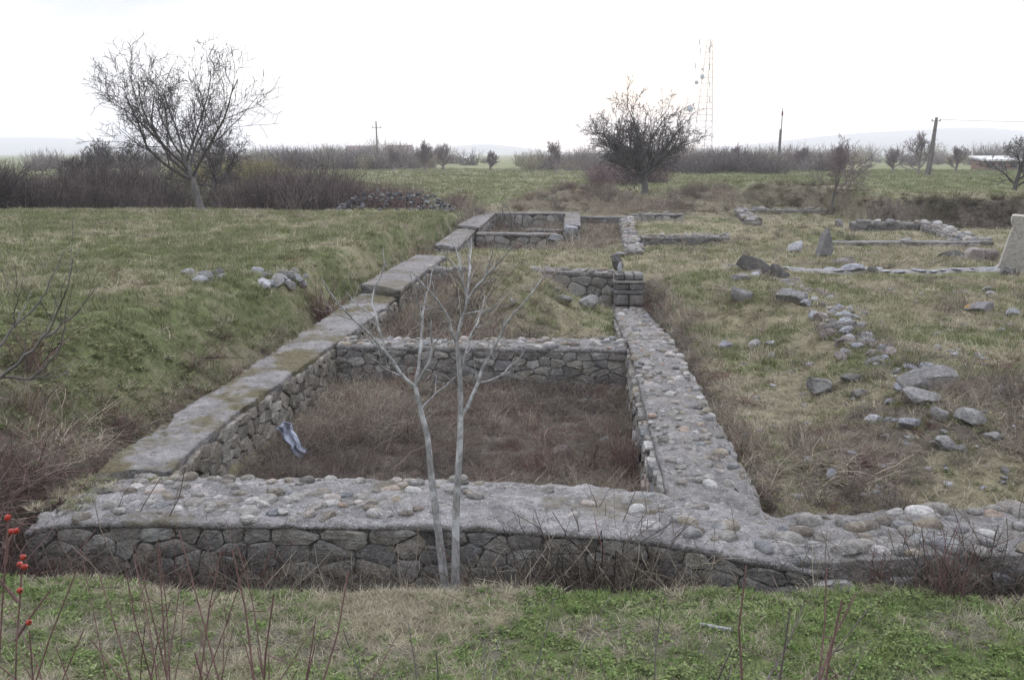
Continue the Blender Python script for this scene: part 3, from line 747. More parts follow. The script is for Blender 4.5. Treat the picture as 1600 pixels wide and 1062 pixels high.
# ------------------------------------------------------------------ loose stones
def hz(x, y): return float(H(np.array([x]), np.array([y]))[0])
BIGPOS = []
def stone_at(u, v, wpx, hpx, mat, label, seed, rot=0, tilt=(0, 0), boxy=0., depth=.8, name='boulder', cuts=14, rough=.14, group=None, sink=.25):
    """(u,v) = foot of the stone on the ground, wpx/hpx = its size in the photograph"""
    x, y, z = PG(u, v); m = math.hypot(x, y)*1.0/F_PX
    W, Hh = wpx*m/2, hpx*m/2*1.05
    BIGPOS.append((x, y+W*depth*.5, W, W*depth))
    o = obj(name, rock_mesh(seed, M[mat], cuts, 1.0, boxy=boxy, rough=rough), None, (x, y+W*depth*.5, z+Hh*(1-sink)), (tilt[0], tilt[1], rot), (W, W*depth, Hh*1.05))
    return tag(o, label, 'stone', group)
big = [
 (1180, 428, 58, 30, 'rockdark', 'large broken block lying on the bank top, pale patch on its face', .55, .1),
 (1216, 438, 34, 27, 'rockdark', 'dark square block at the start of the stone path', .5, .0),
 (1155, 440, 34, 14, 'rockdark', 'dark low stone beneath the large broken block', .1, .1),
 (1243, 396, 34, 19, 'rockpale', 'pale blue-white boulder in the grass, left of the leaning slab', .1, -.25),
 (1322, 415, 36, 15, 'rockbrown', 'brown flat-topped stone behind the streaked slab', .4, .05),
 (1336, 426, 44, 16, 'rockpale', 'streaked blue-grey slab lying beside the path', .2, -.12),
 (1366, 426, 20, 10, 'rockdark', 'small dark mossy lump right of the streaked slab', .0, 0),
 (1236, 474, 56, 28, 'rock', 'long grey boulder on the ridge below the path', .05, .15),
 (1318, 517, 60, 14, 'rockdark', 'thin dark flat slab lying on the ridge stones', .25, -.08),
 (1291, 530, 30, 18, 'rockbrown', 'brown rough stone under the thin dark slab', .0, .1),
 (1281, 620, 44, 34, 'rock', 'blue-grey boulder with mossy top alone in the grass', .25, .05),
 (1456, 612, 88, 40, 'rock', 'biggest broad grey boulder with dark weathered top', .1, -.05),
 (1447, 632, 66, 22, 'rock', 'grey slab stone wedged under the biggest broad boulder', .1, .1),
 (1521, 668, 46, 28, 'rock', 'pale rectangular block lying in dry grass at the right', .55, .08),
 (1468, 660, 30, 26, 'rock', 'rounded grey stone in front of the broad boulder', 0, 0),
 (1424, 672, 40, 18, 'rockpale', 'pale flat stone left of the rounded grey stone', .2, .15),
 (1480, 704, 40, 26, 'rock', 'pointed grey stone below the rounded one', 0, .2),
 (1332, 526, 0, 0, '', '', 0, 0),
 (1344, 622, 32, 15, 'rock', 'grey flat stone right of the mossy-topped boulder', .2, .1),
 (1332, 598, 42, 12, 'rock', 'low slab stone just behind the mossy-topped boulder', .2, 0),
 (1134, 546, 28, 17, 'rockpale', 'pale rounded cobble, leftmost of the row on the bank', 0, 0),
 (1180, 545, 26, 17, 'rock', 'grey rounded stone, middle of the row on the bank', 0, 0),
 (1206, 541, 22, 12, 'rockpale', 'pale stone, right end of the row on the bank', 0, .1),
 (1300, 755, 20, 24, 'rockpale', 'pointed pale stone standing in green weeds', .1, .25),
 (1368, 662, 36, 14, 'rockpale', 'broad pale flat stone in the dead grass', .2, 0),
 (1262, 724, 22, 13, 'rockpale', 'small pale oval stone near the cobbled wall', 0, 0),
 (1500, 708, 38, 12, 'rock', 'flat grey slab beside the pointed grey stone', .2, .1),
 (1555, 690, 40, 16, 'rock', 'grey stone half sunk in grass near the right edge', .1, 0),
 (1535, 490, 44, 18, 'rockorange', 'grey stone with orange lichen in the grass', .1, -.1),
 (1583, 494, 26, 13, 'rockpale', 'pale bluish stone right of the lichen stone', .1, 0),
 (1490, 405, 38, 15, 'rockdark', 'dark low stone, left of the three by the leaning stele', .2, 0),
 (1522, 409, 32, 22, 'rockbrown', 'brown angular stone, middle of the three by the stele', .2, .1),
 (1549, 409, 40, 20, 'rockbrown', 'brown block stone directly left of the leaning stele', .4, 0),
 (1579, 431, 26, 18, 'rock', 'small cube-like stone at the foot of the leaning stele', .5, 0),
 (655, 908, 56, 34, 'rockbrown', 'round brown boulder in the trench beside the saplings', 0, 0),
 (232, 905, 40, 26, 'rockbrown', 'dark fallen stone at the foot of the front wall', .1, 0),
 (913, 636, 30, 14, 'rock', 'grey stone half buried in brambles under the cross wall', .1, 0),
 (880, 712, 34, 16, 'rockbrown', 'pale brown stone among the brambles of the near room', 0, 0),
 (943, 692, 18, 11, 'rockpale', 'whitish small stone in the brambles of the near room', 0, 0),
 (955, 620, 14, 10, 'rockpale', 'small white stone near the room corner brambles', 0, 0),
 (918, 484, 34, 26, 'rock', 'boulder fallen below the rear wall of the second room', .2, 0),
 (881, 474, 30, 14, 'rock', 'flat stone in the green slope of the second room', 0, 0),
 (800, 476, 10, 10, 'rockpale', 'pale round stone on the earth mound', 0, 0),
 (870, 455, 12, 8, 'rockpale', 'tiny pale stone against the rear wall of the second room', 0, 0),
 (1310, 355, 16, 14, 'rockdark', 'dark stone beside the small tree on the right', .3, 0),
 (1160, 470, 36, 22, 'rockdark', 'dark earth-covered stone on top of the grassy bank', 0, .1),
]
for i, (u, v, a, b, mat, lab, boxy, tl) in enumerate(big):
    if a: stone_at(u, v, a, b, mat, lab, 300+i, rot=R.uniform(-.25, .25), tilt=(0, tl), boxy=boxy, sink=.3 if b > 20 else .35)
# leaning upright slab and the stele
x, y, z = PG(1290, 404)
tag(obj('leaning_slab', rock_mesh(501, M['rockdark'], 7, 1.0, boxy=.25), None, (x, y+.15, z+.28), (0, .35, .5), (.26, .12, .42)), 'upright dark slab with white streak leaning in the grass', 'stone')
x, y, z = PG(1572, 424)
ste = root('stele', (x, y, z), 'tall leaning grey stone stele standing at the right edge', 'stele')
def stele_mesh():
    prof = [(-.36,0),(-.36,.08),(-.33,.14),(-.29,.5),(-.24,.8),(-.22,.92),(-.28,.95),(-.30,1.02),(-.27,1.1),(-.22,1.13),(.22,1.13),(.28,1.1),(.3,1.02),(.28,.95),(.24,.92),(.25,.5),(.28,.14),(.3,.08),(.3,0)]
    v = []; n = len(prof)
    for yy, f in ((-.17, .97), (-.15, 1), (.15, 1), (.17, .97)):
        for px_, pz in prof: v.append((px_*f+.012*math.sin(pz*23+px_*9), yy+.01*math.sin(pz*17+px_*31), pz*1.02+.01*math.sin(px_*40)))
    f = []
    for r_ in range(3):
        for i in range(n-1): f.append((r_*n+i, r_*n+i+1, (r_+1)*n+i+1, (r_+1)*n+i))
    v.append((0, -.175, .55)); v.append((0, .175, .55))
    for i in range(n-1): f.append((i+1, i, 4*n)); f.append((3*n+i, 3*n+i+1, 4*n+1))
    f.append((0, n-1, 4*n)); f.append((4*n-1, 3*n, 4*n+1))
    return v, f
M['stele'] = m_stone('stele_limestone', (.27,.255,.225), (.3,.285,.25), (.38,.36,.32), lichen=.35)
sm = py_mesh('shaft', *stele_mesh(), M['stele'], False)
o = obj('shaft', sm); o.parent = ste; o.rotation_euler = (.06, .12, -.35); o.location = (.22, .1, -.06)

# small stones scattered on the right-hand turf
PEB = [rock_mesh(800+i, M['rockpale' if i % 3 else 'rock'], 6, .6, sub=2) for i in range(9)]
REG = [(1240, 1400, 700, 780, 44, 'among the weeds just behind the cobble-topped wall'), (1100, 1300, 540, 690, 44, 'on the bank between the long cobbled wall and mossy-topped boulder'),
       (1330, 1600, 480, 580, 52, 'in the open turf above the biggest broad boulder'), (1400, 1600, 640, 770, 44, 'around the pale rectangular block near the right edge'),
       (1300, 1420, 600, 695, 26, 'left of the biggest broad boulder'), (1300, 1560, 445, 476, 12, 'in the turf just below the stone path')]
for (u0, u1, v0, v1, n, where) in REG:
    for _ in range(n):
        u, v = R.uniform(u0, u1), R.uniform(v0, v1)
        if u < 1060+(v-530)*.53+25: continue
        x, y, z = PG(u, v); s_ = R.choice((3, 4, 5, 6, 7, 9, 12, 15))*math.hypot(x, y)/F_PX*.6
        tag(obj('pebble', PEB[R.randrange(9)], None, (x, y, z+s_*.2), (R.gauss(0, .2), R.gauss(0, .2), R.uniform(0, 6)), (s_, s_*.85, s_*R.uniform(.6, 1))),
            'small loose stone '+where, 'stone', 'small loose stones '+where)

# ruined stone line on the ridge, rubble heaps: one thing each, stones as parts
def heap(name, label, cat, spots, mat, seeds, squash=.75):
    x, y, z = spots[0][:3]
    r0 = root(name, (x, y, z), label, cat)
    ms = [rock_mesh(s, M[mat[i % len(mat)]], 8, .75, sub=2) for i, s in enumerate(seeds)]
    for (x, y, z, s_) in spots:
        obj('stone', R.choice(ms), r0, (x, y, z), (R.gauss(0, .35), R.gauss(0, .35), R.uniform(0, 6)), (s_, s_*R.uniform(.7, 1), s_*R.uniform(.55, .95)))
    return r0
sp_ = []
for i in range(270):
    t = R.random(); y = 9.6+t*11.4; x = 3.55+.16*math.sin(y*.9)+R.gauss(0, .17)
    s_ = R.choice((.03, .04, .06, .08, .1, .13))*R.uniform(.8, 1.15); sp_.append((x, y, hz(x, y)+s_*.2, s_))
heap('ruined_wall', 'tumbled line of stones of a buried wall along the ridge', 'ruin', sp_, ('rock', 'rockpale', 'rockbrown'), range(900, 909))
sp_ = []
for i in range(36):
    u = R.choice((R.uniform(400, 480), R.uniform(400, 480), R.uniform(280, 350))); v = R.uniform(424, 448) if u > 390 else R.uniform(428, 442)
    x, y, z = PG(u, v); s_ = R.uniform(.06, .17); sp_.append((x, y, z+s_*.15, s_))
heap('stone_heap', 'grey stone heap lying on the crest of the left turf bank', 'stones', sp_, ('rock', 'rock', 'rockpale'), range(920, 926))
sp_ = []
for i in range(260):
    t = R.random(); x = -8.7+t*4.4; y = 37.5+R.gauss(0, .7); z0 = .45
    hh = .8*math.exp(-((x+6.5)/1.9)**4)*math.exp(-((y-37.9)/1.0)**2)
    s_ = R.choice((.05, .06, .08, .11)); sp_.append((x, y, hz(x, y)+hh*R.uniform(.55, 1)+.03, s_))
heap('rubble_heap', 'long dark rubble heap at the edge of the thicket', 'rubble', sp_, ('rubble', 'rubble', 'rubble', 'rock'), range(940, 948))
# ------------------------------------------------------------------ trees
def unit(v): return v/(np.linalg.norm(v)+1e-9)
def grow_tree(base, lean, height, r0, seed, levels, trunk_frac=.3, spread=1.0, up=.25, kids=(7, 7, 6, 5), ang=(38, 42, 45, 48), lens=(.62, .5, .45, .42), droop=0.0, wig=.16, twist=1):
    """returns list per level of (points (K,3), radii (K))"""
    rg = np.random.default_rng(seed); out = [[] for _ in range(levels+1)]
    KS = (11, 9, 7, 5, 4)
    def branch(p, d, length, rad, lv, t0):
        K = KS[min(lv, 4)]; pts = [p]; dirs = [d]
        for i in range(K-1):
            g = np.array([0, 0, up if lv else 0.15])*(1 if lv < 3 else .6)
            if droop and lv >= 2: g = np.array([0, 0, -droop])
            d = unit(d+g*(.35 if lv else .2)+rg.normal(size=3)*wig*(1 if lv else .35))
            p = p+d*length/(K-1); pts.append(p); dirs.append(d)
        pts = np.array(pts); rr = rad*np.linspace(1, (.62 if lv == 0 else .3) if lv < levels else .25, K)
        if lv == 0: rr[0] *= 1.35; rr[1] *= 1.1
        out[lv].append((pts, rr))
        if lv >= levels: return
        n = kids[lv]; n = max(2, int(round(n*rg.uniform(.8, 1.2))))
        az0 = rg.uniform(0, 6.28)
        for k_ in range(n):
            f = t0+(1-t0)*((k_+rg.uniform(.1, .9))/n)
            i = min(K-2, int(f*(K-1))); q = f*(K-1)-i
            pp = pts[i]*(1-q)+pts[i+1]*q; dd = dirs[i]
            a = math.radians(ang[lv]*rg.uniform(.65, 1.35)) if lv else math.radians(ang[0]*(1.4-.95*k_/max(1, n-1))*rg.uniform(.85, 1.15))
            az = az0+k_*2.4+rg.uniform(-.5, .5)
            e1 = unit(np.cross(dd, np.array([.3, .2, 1.]) if abs(dd[2]) < .9 else np.array([1., 0, 0]))); e2 = np.cross(dd, e1)
            nd = unit(dd*math.cos(a)+(e1*math.cos(az)+e2*math.sin(az))*math.sin(a)*spread)
            ln = length*lens[lv]*rg.uniform(.7, 1.25)*(1.15-.45*f if lv else 1.2-.35*f)
            branch(pp, nd, ln, max(np.interp(f, [0, 1], [rr[0], rr[-1]])*(.46 if lv == 0 else .5), .003), lv+1, .15 if lv else .2)
    branch(np.array(base, float), unit(np.array(lean, float)), height, r0, 0, trunk_frac)
    return out
def build_tree(name, label, cat, base, out, mt, mc, sides=(8, 6, 4, 3, 3), group=None, minr=0.0):
    r0 = root(name, base, label, cat, group); b = np.array(base)
    tr = [tubes(np.stack([p for p, _ in out[0]])-b, np.stack([r for _, r in out[0]]), sides[0])]
    me = mesh_np('trunk', *[(x if i == 0 else [x]) for i, x in enumerate(merge(tr))], mt); o = obj('trunk', me); o.parent = r0
    cr = []
    for lv in range(1, len(out)):
        if not out[lv]: continue
        cr.append(tubes(np.stack([p for p, _ in out[lv]])-b, np.maximum(np.stack([r for _, r in out[lv]]), minr), sides[lv]))
    v, q = merge(cr); o = obj('crown', mesh_np('crown', v, [q], mc)); o.parent = r0
    return r0
def tree_px(name, label, u, v, y_or_none, toppx, seed, levels, mt, mc, r_px, lean=(0, 0, 1), cat='tree', group=None, hfrac=.62, **kw):
    if y_or_none is None: x, y, z = PG(u, v)
    else:
        x, y, z = PY(u, v, y_or_none)
    m = math.hypot(x, y)/F_PX
    z = hz(x, y)-.05
    total = (v-toppx)*m
    out = grow_tree((x, y, z), lean, total*hfrac, r_px*m, seed, levels, **kw)
    top = max(p[:, 2].max() for lv in out for p, _ in lv)
    f = total/(top-z)
    o2 = [[((p-np.array([x, y, z]))*f+np.array([x, y, z]), r) for p, r in lv] for lv in out]
    return build_tree(name, label, cat, (x, y, z), o2, M[mt], M[mc], group=group, minr=.28*m)

tree_px('bare_tree', 'large bare tree with leaning pale trunk standing before the left thicket', 316, 327, 35, 70, 5, 4, 'barkgrey', 'barkdark', 6.0, lean=(-.25, 0, 1), hfrac=.36, trunk_frac=.5,
        kids=(9, 8, 7, 5), ang=(46, 40, 44, 48), lens=(1.7, .52, .5, .48), up=.34, wig=.16)
tree_px('bare_tree', 'lower bare tree just behind the large leaning tree', 335, 318, 41, 165, 15, 4, 'barkgrey', 'barkdark', 4.5, lean=(.1, 0, 1), hfrac=.34, trunk_frac=.45,
        kids=(9, 9, 7, 5), ang=(62, 45, 45, 45), lens=(1.8, .52, .5, .45), up=.16)
tree_px('bare_tree', 'dense bushy bare fruit tree in the middle of the field', 1008, 304, 56, 122, 27, 4, 'barkgrey', 'barkdark', 6.0, lean=(-.06, 0, 1), hfrac=.3, trunk_frac=.55,
        kids=(17, 12, 8, 5), ang=(60, 40, 42, 45), lens=(2.1, .5, .42, .42), up=.1, wig=.13)
tree_px('bare_tree', 'slender bare young tree beside the turquoise lid', 1299, 334, 43, 215, 33, 4, 'barkgrey', 'twigpale', 2.0, hfrac=.5, trunk_frac=.5, kids=(9, 7, 5, 3), ang=(48, 42, 42, 45), lens=(1.0, .52, .5, .45), up=.3)
tree_px('bare_tree', 'bare spreading tree cut by the right edge of the field', 1583, 300, 58, 215, 37, 4, 'barkdark', 'barkdark', 3.5, lean=(.1, 0, 1), hfrac=.55, trunk_frac=.25, kids=(8, 6, 5, 4), ang=(50, 45, 45, 45), lens=(.8, .55, .5, .45), up=.1)
for (u, v, y, top, sd, lab) in ((122, 275, 62, 212, 41, 'far bare tree above the left thicket, first from the left edge'),
                                (162, 275, 66, 202, 43, 'far bare tree above the left thicket, second from the left edge'),
                                (207, 275, 60, 190, 45, 'far bare tree partly behind the large leaning tree')):
    tree_px('bare_tree', lab, u, v, y, top, sd, 4, 'barkdark', 'barkdark', 3.2, lean=(R.uniform(-.2, .2), 0, 1), hfrac=.5, trunk_frac=.3, kids=(8, 8, 6, 4), ang=(60, 45, 45, 45), lens=(1.5, .52, .5, .45), up=.12,
            group='bare trees beyond the left thicket')
for (u, v, y, top, sd, lab) in ((615, 268, 130, 230, 51, 'faint bare tree right of the left-hand utility pole'),
                                (664, 268, 130, 218, 52, 'round-crowned bare tree on the far field edge, left of the white roof'),
                                (692, 268, 128, 225, 53, 'thin bare tree beside the round-crowned one on the far field edge'),
                                (766, 268, 135, 235, 57, 'small bare tree between the white roof and the fan-shaped tree'),
                                (868, 266, 120, 213, 54, 'fan-shaped bare tree on the far edge left of the fruit tree'),
                                (1148, 266, 130, 220, 55, 'bare tree just right of the lattice mast'),
                                (1252, 264, 135, 225, 56, 'bare tree right of the slim utility pole'),
                                (1318, 266, 125, 222, 58, 'bare tree behind the young tree on the far field edge'),
                                (1396, 266, 130, 232, 59, 'low bare tree left of the double wooden pole'),
                                (1436, 268, 118, 205, 60, 'tall rounded bare tree behind the double wooden pole'),
                                (1494, 264, 128, 225, 61, 'bare tree right of the double wooden pole')):
    tree_px('bare_tree', lab, u, v, y, top, sd, 3, 'twigpale', 'twigpale', 2, hfrac=.5, trunk_frac=.2, kids=(11, 9, 7), ang=(42, 38, 42), lens=(.85, .55, .5), up=.35,
            group='bare trees along the far field edge')

# two pale saplings before the front wall, traced limb by limb
def sapling(name, label, trunk, limbs, y0, r_base, mat, seed, base_z=None, rad=.011, twigs=True, group=None):
    rg = np.random.default_rng(seed)
    pts = [PY(u, v, y0) for u, v in trunk]
    r0 = root(name, (pts[0][0], pts[0][1], pts[0][2]), label, 'tree', group); b = np.array(r0.location)
    tp = resample(pts, 18); tr = np.interp(np.linspace(0, 1, 18), [0, .06, .5, 1], [r_base*1.25, r_base, r_base*.8, r_base*.5])
    v, q = tubes((tp-b)[None], tr[None], 10); o = obj('trunk', mesh_np('trunk', v, [q], mat)); o.parent = r0
    ends = {}
    for pl, sc in limbs:
        dy = rg.uniform(-.45, .45); n = len(pl)
        start = PY(*pl[0], y0)
        yy = [ends.get(pl[0], y0)+dy*(i/(n-1))**1.2 for i in range(n)]
        w_ = [PY(pl[i][0], pl[i][1], yy[i]) for i in range(n)]
        for i in range(n): ends[pl[i]] = yy[i]
        k_ = 14; wp = resample(w_, k_); wp[1:-1] += rg.normal(size=(k_-2, 3))*.003
        rr = rad*sc*.82*np.linspace(1, .22, k_)
        parts = [tubes((wp-b)[None], rr[None], 6)]
        if twigs:
            for j in range(3, k_-1, 2):
                d = unit(wp[j]-wp[j-1]); e = unit(d+rg.normal(size=3)*.55); l_ = rg.uniform(.03, .2)
                parts.append(tubes(np.stack([wp[j], wp[j]+e*l_*.5, wp[j]+e*l_+np.array([0, 0, l_*.2])])[None]-b, np.array([[rr[j]*.4, rr[j]*.3, .001]]), 4))
        v, q = merge(parts); o = obj('branch', mesh_np('branch', v, [q], mat)); o.parent = r0
    return r0
sapling('sapling', 'bare pale-barked sapling, leaning left-hand one of the pair before the wall',
        [(697,930),(690,870),(676,760),(673,739),(669,682),(656,638),(649,604)],
        [([(649,604),(629,587),(602,549),(578,522),(551,499),(520,465),(500,431)], 1.5), ([(602,549),(588,495),(578,465),(602,417),(598,387)], 1.0),
         ([(649,604),(656,556),(659,499),(669,448),(683,400)], 1.4), ([(649,604),(669,570),(676,543),(673,499),(669,471)], 1.2),
         ([(629,587),(602,577),(581,560),(564,546)], .7), ([(656,638),(690,607),(710,590)], .7), ([(588,495),(560,478),(540,455)], .6), ([(676,543),(692,515),(698,505)], .6),
         ([(659,499),(650,462),(640,425)], .7), ([(551,499),(528,492),(508,474)], .5)], 6.3, .029, M['barkpale'], 3)
sapling('sapling', 'bare pale-barked sapling, upright right-hand one of the pair before the wall',
        [(711,935),(712,885),(712,800),(716,740),(719,685),(720,651),(719,583),(713,532)],
        [([(713,532),(703,505),(690,478),(673,455),(642,424)], 1.3), ([(720,651),(741,617),(744,600),(751,580),(771,543),(788,509),(812,478),(839,451),(852,427)], 1.6),
         ([(744,600),(778,590),(805,566),(825,543)], .8), ([(719,583),(734,526),(751,492),(758,461)], 1.1), ([(713,532),(724,492),(730,468),(724,441),(717,421),(690,393)], 1.4),
         ([(730,468),(758,431),(785,404),(805,380)], 1.0), ([(724,492),(771,482),(791,458)], .6), ([(730,468),(734,414),(737,370)], 1.0), ([(758,431),(774,380)], .6),
         ([(690,478),(668,484),(655,478)], .5), ([(724,441),(716,400),(700,352)], .8)], 6.2, .028, M['barkpale'], 8)
sapling('sapling', 'bare branches of a sapling reaching in from the left edge',
        [(-220,1060),(-150,800),(-90,660),(-30,604),(0,590)],
        [([(0,590),(41,556),(71,526),(92,482),(108,448),(114,404)], 1.1), ([(-30,604),(0,539),(20,509),(64,472),(88,424),(102,387)], 1.0), ([(0,590),(51,593),(88,560),(102,509),(108,461)], .9),
         ([(71,526),(119,492),(153,444)], .7), ([(20,509),(41,475),(49,453)], .5), ([(64,472),(81,500),(83,506)], .4), ([(20,509),(26,470),(24,413)], .5), ([(51,593),(100,585),(120,560)], .4), ([(92,482),(80,455)], .4)],
        3.3, .012, M['barkgrey'], 12, rad=.0068)

# ------------------------------------------------------------------ foreground shrubs
def shrub(name, label, x, y, n, hmin, hmax, seed, mat, spread=.35, rad=.004, side=2, cat='shrub', group=None, up=.9, z=None, kids=True):
    rg = np.random.default_rng(seed); z = hz(x, y)-.03 if z is None else z
    r0 = root(name, (x, y, z), label, cat, group)
    for i in range(n):
        K = 8; d = unit(np.array([rg.normal()*spread, rg.normal()*spread, up])); p = np.array([rg.normal()*.05, rg.normal()*.05, 0.]); l_ = rg.uniform(hmin, hmax)
        pts = [p]
        for j in range(K-1):
            d = unit(d+rg.normal(size=3)*.09); p = p+d*l_/(K-1); pts.append(p)
        pts = np.array(pts); rr = rad*rg.uniform(.7, 1.2)*np.linspace(1, .35, K)
        parts = [tubes(pts[None], rr[None], 5)]
        if kids:
            for j in range(2, K-1):
                for _ in range(side):
                    if rg.random() < .45: continue
                    e = unit(pts[j]-pts[j-1]+rg.normal(size=3)*.55); ll = rg.uniform(.05, .26)*l_*.7
                    q1 = pts[j]+e*ll*.5+rg.normal(size=3)*.01; q2 = q1+unit(e+np.array([0, 0, .3])+rg.normal(size=3)*.2)*ll*.5
                    parts.append(tubes(np.stack([pts[j], q1, q2])[None], np.array([[rr[j]*.6, rr[j]*.45, rr[j]*.2]]), 4))
        v, q = merge(parts); o = obj('stem', mesh_np('stem', v, [q], mat)); o.parent = r0
    return r0
shrub('shrub', 'reddish bare twig shrub at the bottom left of the grass', -1.0, 2.45, 18, .85, 1.2, 61, M['twigred'], .25)
shrub('shrub', 'thin reddish stems rising right of the rosehip plant', -1.22, 2.6, 18, .8, 1.15, 62, M['twigred'], .3)
shrub('shrub', 'forked dark stems rising from the bottom left-centre of the grass', -.76, 2.4, 12, .85, 1.25, 63, M['twigred'], .14, rad=.005)
shrub('shrub', 'bare dark stems rising below the saplings', -.28, 2.5, 10, .8, 1.12, 64, M['barkgrey'], .3)
shrub('shrub', 'many-branched bare grey shrub at the bottom right-centre', .36, 2.65, 14, .8, 1.2, 65, M['twig'], .33, rad=.005, side=3)
shrub('shrub', 'single long reddish stem slanting at the bottom right', .55, 2.4, 6, .85, 1.18, 66, M['twigred'], .35, rad=.006, side=1)
shrub('shrub', 'upright dark red stems standing before the cobbled wall on the right', 2.3, 6.0, 34, .3, .62, 67, M['twigred'], .16, rad=.0035, side=1)
shrub('shrub', 'tangled grey-brown shrub before the wall corner', 1.25, 5.98, 30, .3, .6, 68, M['twig'], .55, rad=.003, side=3)
shrub('shrub', 'bare grey twig shrub at the far right of the trench', 3.0, 6.1, 24, .3, .6, 69, M['twig'], .5, rad=.003, side=3)
shrub('shrub', 'dark red stems along the inside of the cobbled wall', .58, 9.6, 46, .3, .6, 70, M['twigred'], .22, rad=.004, side=2)
shrub('shrub', 'rust-red twiggy bush in the middle of the near room', -.3, 9.7, 60, .25, .5, 71, M['twigred'], .6, rad=.003, side=3)
shrub('shrub', 'purple-brown stems in the trench beside the left wall', -4.15, 16.6, 80, .4, 1.0, 72, M['twigred'], .3, rad=.005, side=2)
# rosehip plant close to the camera
rose = root('rosehip_plant', (-.74, 1.3, .64), 'rosehip plant with red hips at the lower left edge', 'plant')
rb = np.array(rose.location)
HIPS = [(12,808),(16,830),(25,829),(36,870),(31,881),(38,885),(31,922),(45,972)]
stems = [([(20,1150),(24,1000),(28,940),(34,895)], 1.32), ([(-10,1150),(2,960),(8,880),(13,815)], 1.3), ([(60,1200),(52,1040),(46,985)], 1.34), ([(8,880),(12,850),(20,835)], 1.3), ([(24,1000),(50,960),(80,920)], 1.36), ([(28,940),(-5,900),(-30,890)], 1.3), ([(60,1200),(90,1050),(130,985)], 1.4), ([(20,1150),(70,1010),(95,960),(120,890)], 1.4)]
for i, (pl, y0) in enumerate(stems):
    w_ = [PY(u, v, y0) for u, v in pl]
    if pl[0][1] >= 1150: w_ = [(w_[0][0]-.02, w_[0][1], .62)]+w_
    wp = resample(w_, 12)-rb; rr = np.linspace(.0026, .0011, 12)
    parts = [tubes(wp[None], rr[None], 6)]
    for j in range(3, 11, 2):
        e = unit(RNG.normal(size=3)); parts.append(tubes(np.stack([wp[j], wp[j]+e*.006, wp[j]+e*.012])[None], np.array([[.0012, .0007, .0002]]), 4))
    v, q = merge(parts); o = obj('stem', mesh_np('stem', v, [q], M['twigred'])); o.parent = rose
hv, hf = ICO2; hipv = hv*np.array([.0043, .0043, .0054])*(1+.12*hv[:, 2:3]*0)
hip_me = mesh_np('rosehip', hipv, [hf], M['hip'])
tv, tq = tubes(np.array([[[0, 0, .005], [.0006, 0, .0068], [.0008, .0008, .0085]]]), np.array([[.0015, .001, .0003]]), 6)
tip_me = mesh_np('calyx', tv, [tq], M['hiptip'])
for u, v in HIPS:
    q = PY(u, v, 1.32+R.uniform(-.03, .03)); rt = (R.gauss(0, .5), R.gauss(.9, .5), 0)
    hp = obj('rosehip', hip_me, None, tuple(np.array(q)-rb), rt); hp.parent = rose
    tp_ = obj('calyx', tip_me); tp_.parent = hp
stick = tag(obj('stick', mesh_np('stick', *[(a if i == 0 else [a]) for i, a in enumerate(tubes(resample([PG(1090, 981), PG(1115, 984), PG(1143, 989)], 8)[None]+np.array([0, 0, .02]), np.array([[.012]*4+[.01]*4]), 7))], M['barkpale'])), 'pale dead stick lying on the foreground grass', 'stick')

# crumpled plastic rag against the left wall
rg_ = np.random.default_rng(5); rx, ry, rz = PG(462, 728)
n_ = 16; I, J = np.meshgrid(np.arange(n_), np.arange(n_)); a = I/(n_-1); b_ = J/(n_-1)
wd_ = .11+.035*np.sin(b_*5+.6)+.03*b_; ac = (a-.5)*wd_
vx = -.1+.2*b_+ac*.75+.012*np.sin(b_*13); vz = .30*(1-b_)+.02+ac*.65; vy = .022*np.sin(a*11+b_*4)+.03*np.sin(b_*7)
V = np.stack([vx, vy, vz], -1).reshape(-1, 3)+rg_.normal(size=(n_*n_, 3))*.0035
ii = np.arange(n_*n_).reshape(n_, n_); q = np.stack([ii[:-1,:-1], ii[:-1,1:], ii[1:,1:], ii[1:,:-1]], -1).reshape(-1, 4)
rag = obj('plastic_rag', mesh_np('plastic_rag', V, [q], M['rag']), None, (rx-.03, ry, rz+.1), (0, 0, 0), (1.05, 1.05, 1.05)); tag(rag, 'crumpled bluish white plastic rag against the left wall', 'rag')
so = rag.modifiers.new('thick', 'SOLIDIFY'); so.thickness = .004
# turquoise lid on a stake
q = PY(1286, 311, 46.0); lid = root('lid_marker', (q[0], 46.0, hz(q[0], 46.0)), 'small turquoise round lid on a short stake by the young tree', 'marker')
bm = bmesh.new(); bmesh.ops.create_cone(bm, cap_ends=True, segments=20, radius1=.13, radius2=.11, depth=.05); me = bpy.data.meshes.new('lid'); bm.to_mesh(me); bm.free(); me.materials.append(M['cyan'])
o = obj('lid', me, None, (0, 0, q[2]-lid.location.z), (1.25, 0, 0)); o.parent = lid
v, qq = tubes(np.array([[[0, .04, -.1], [0, .04, .1], [0, .04, max(.2, q[2]-lid.location.z)]]]), np.array([[.015, .015, .014]]), 6); o = obj('stake', mesh_np('stake', v, [qq], M['wood'])); o.parent = lid

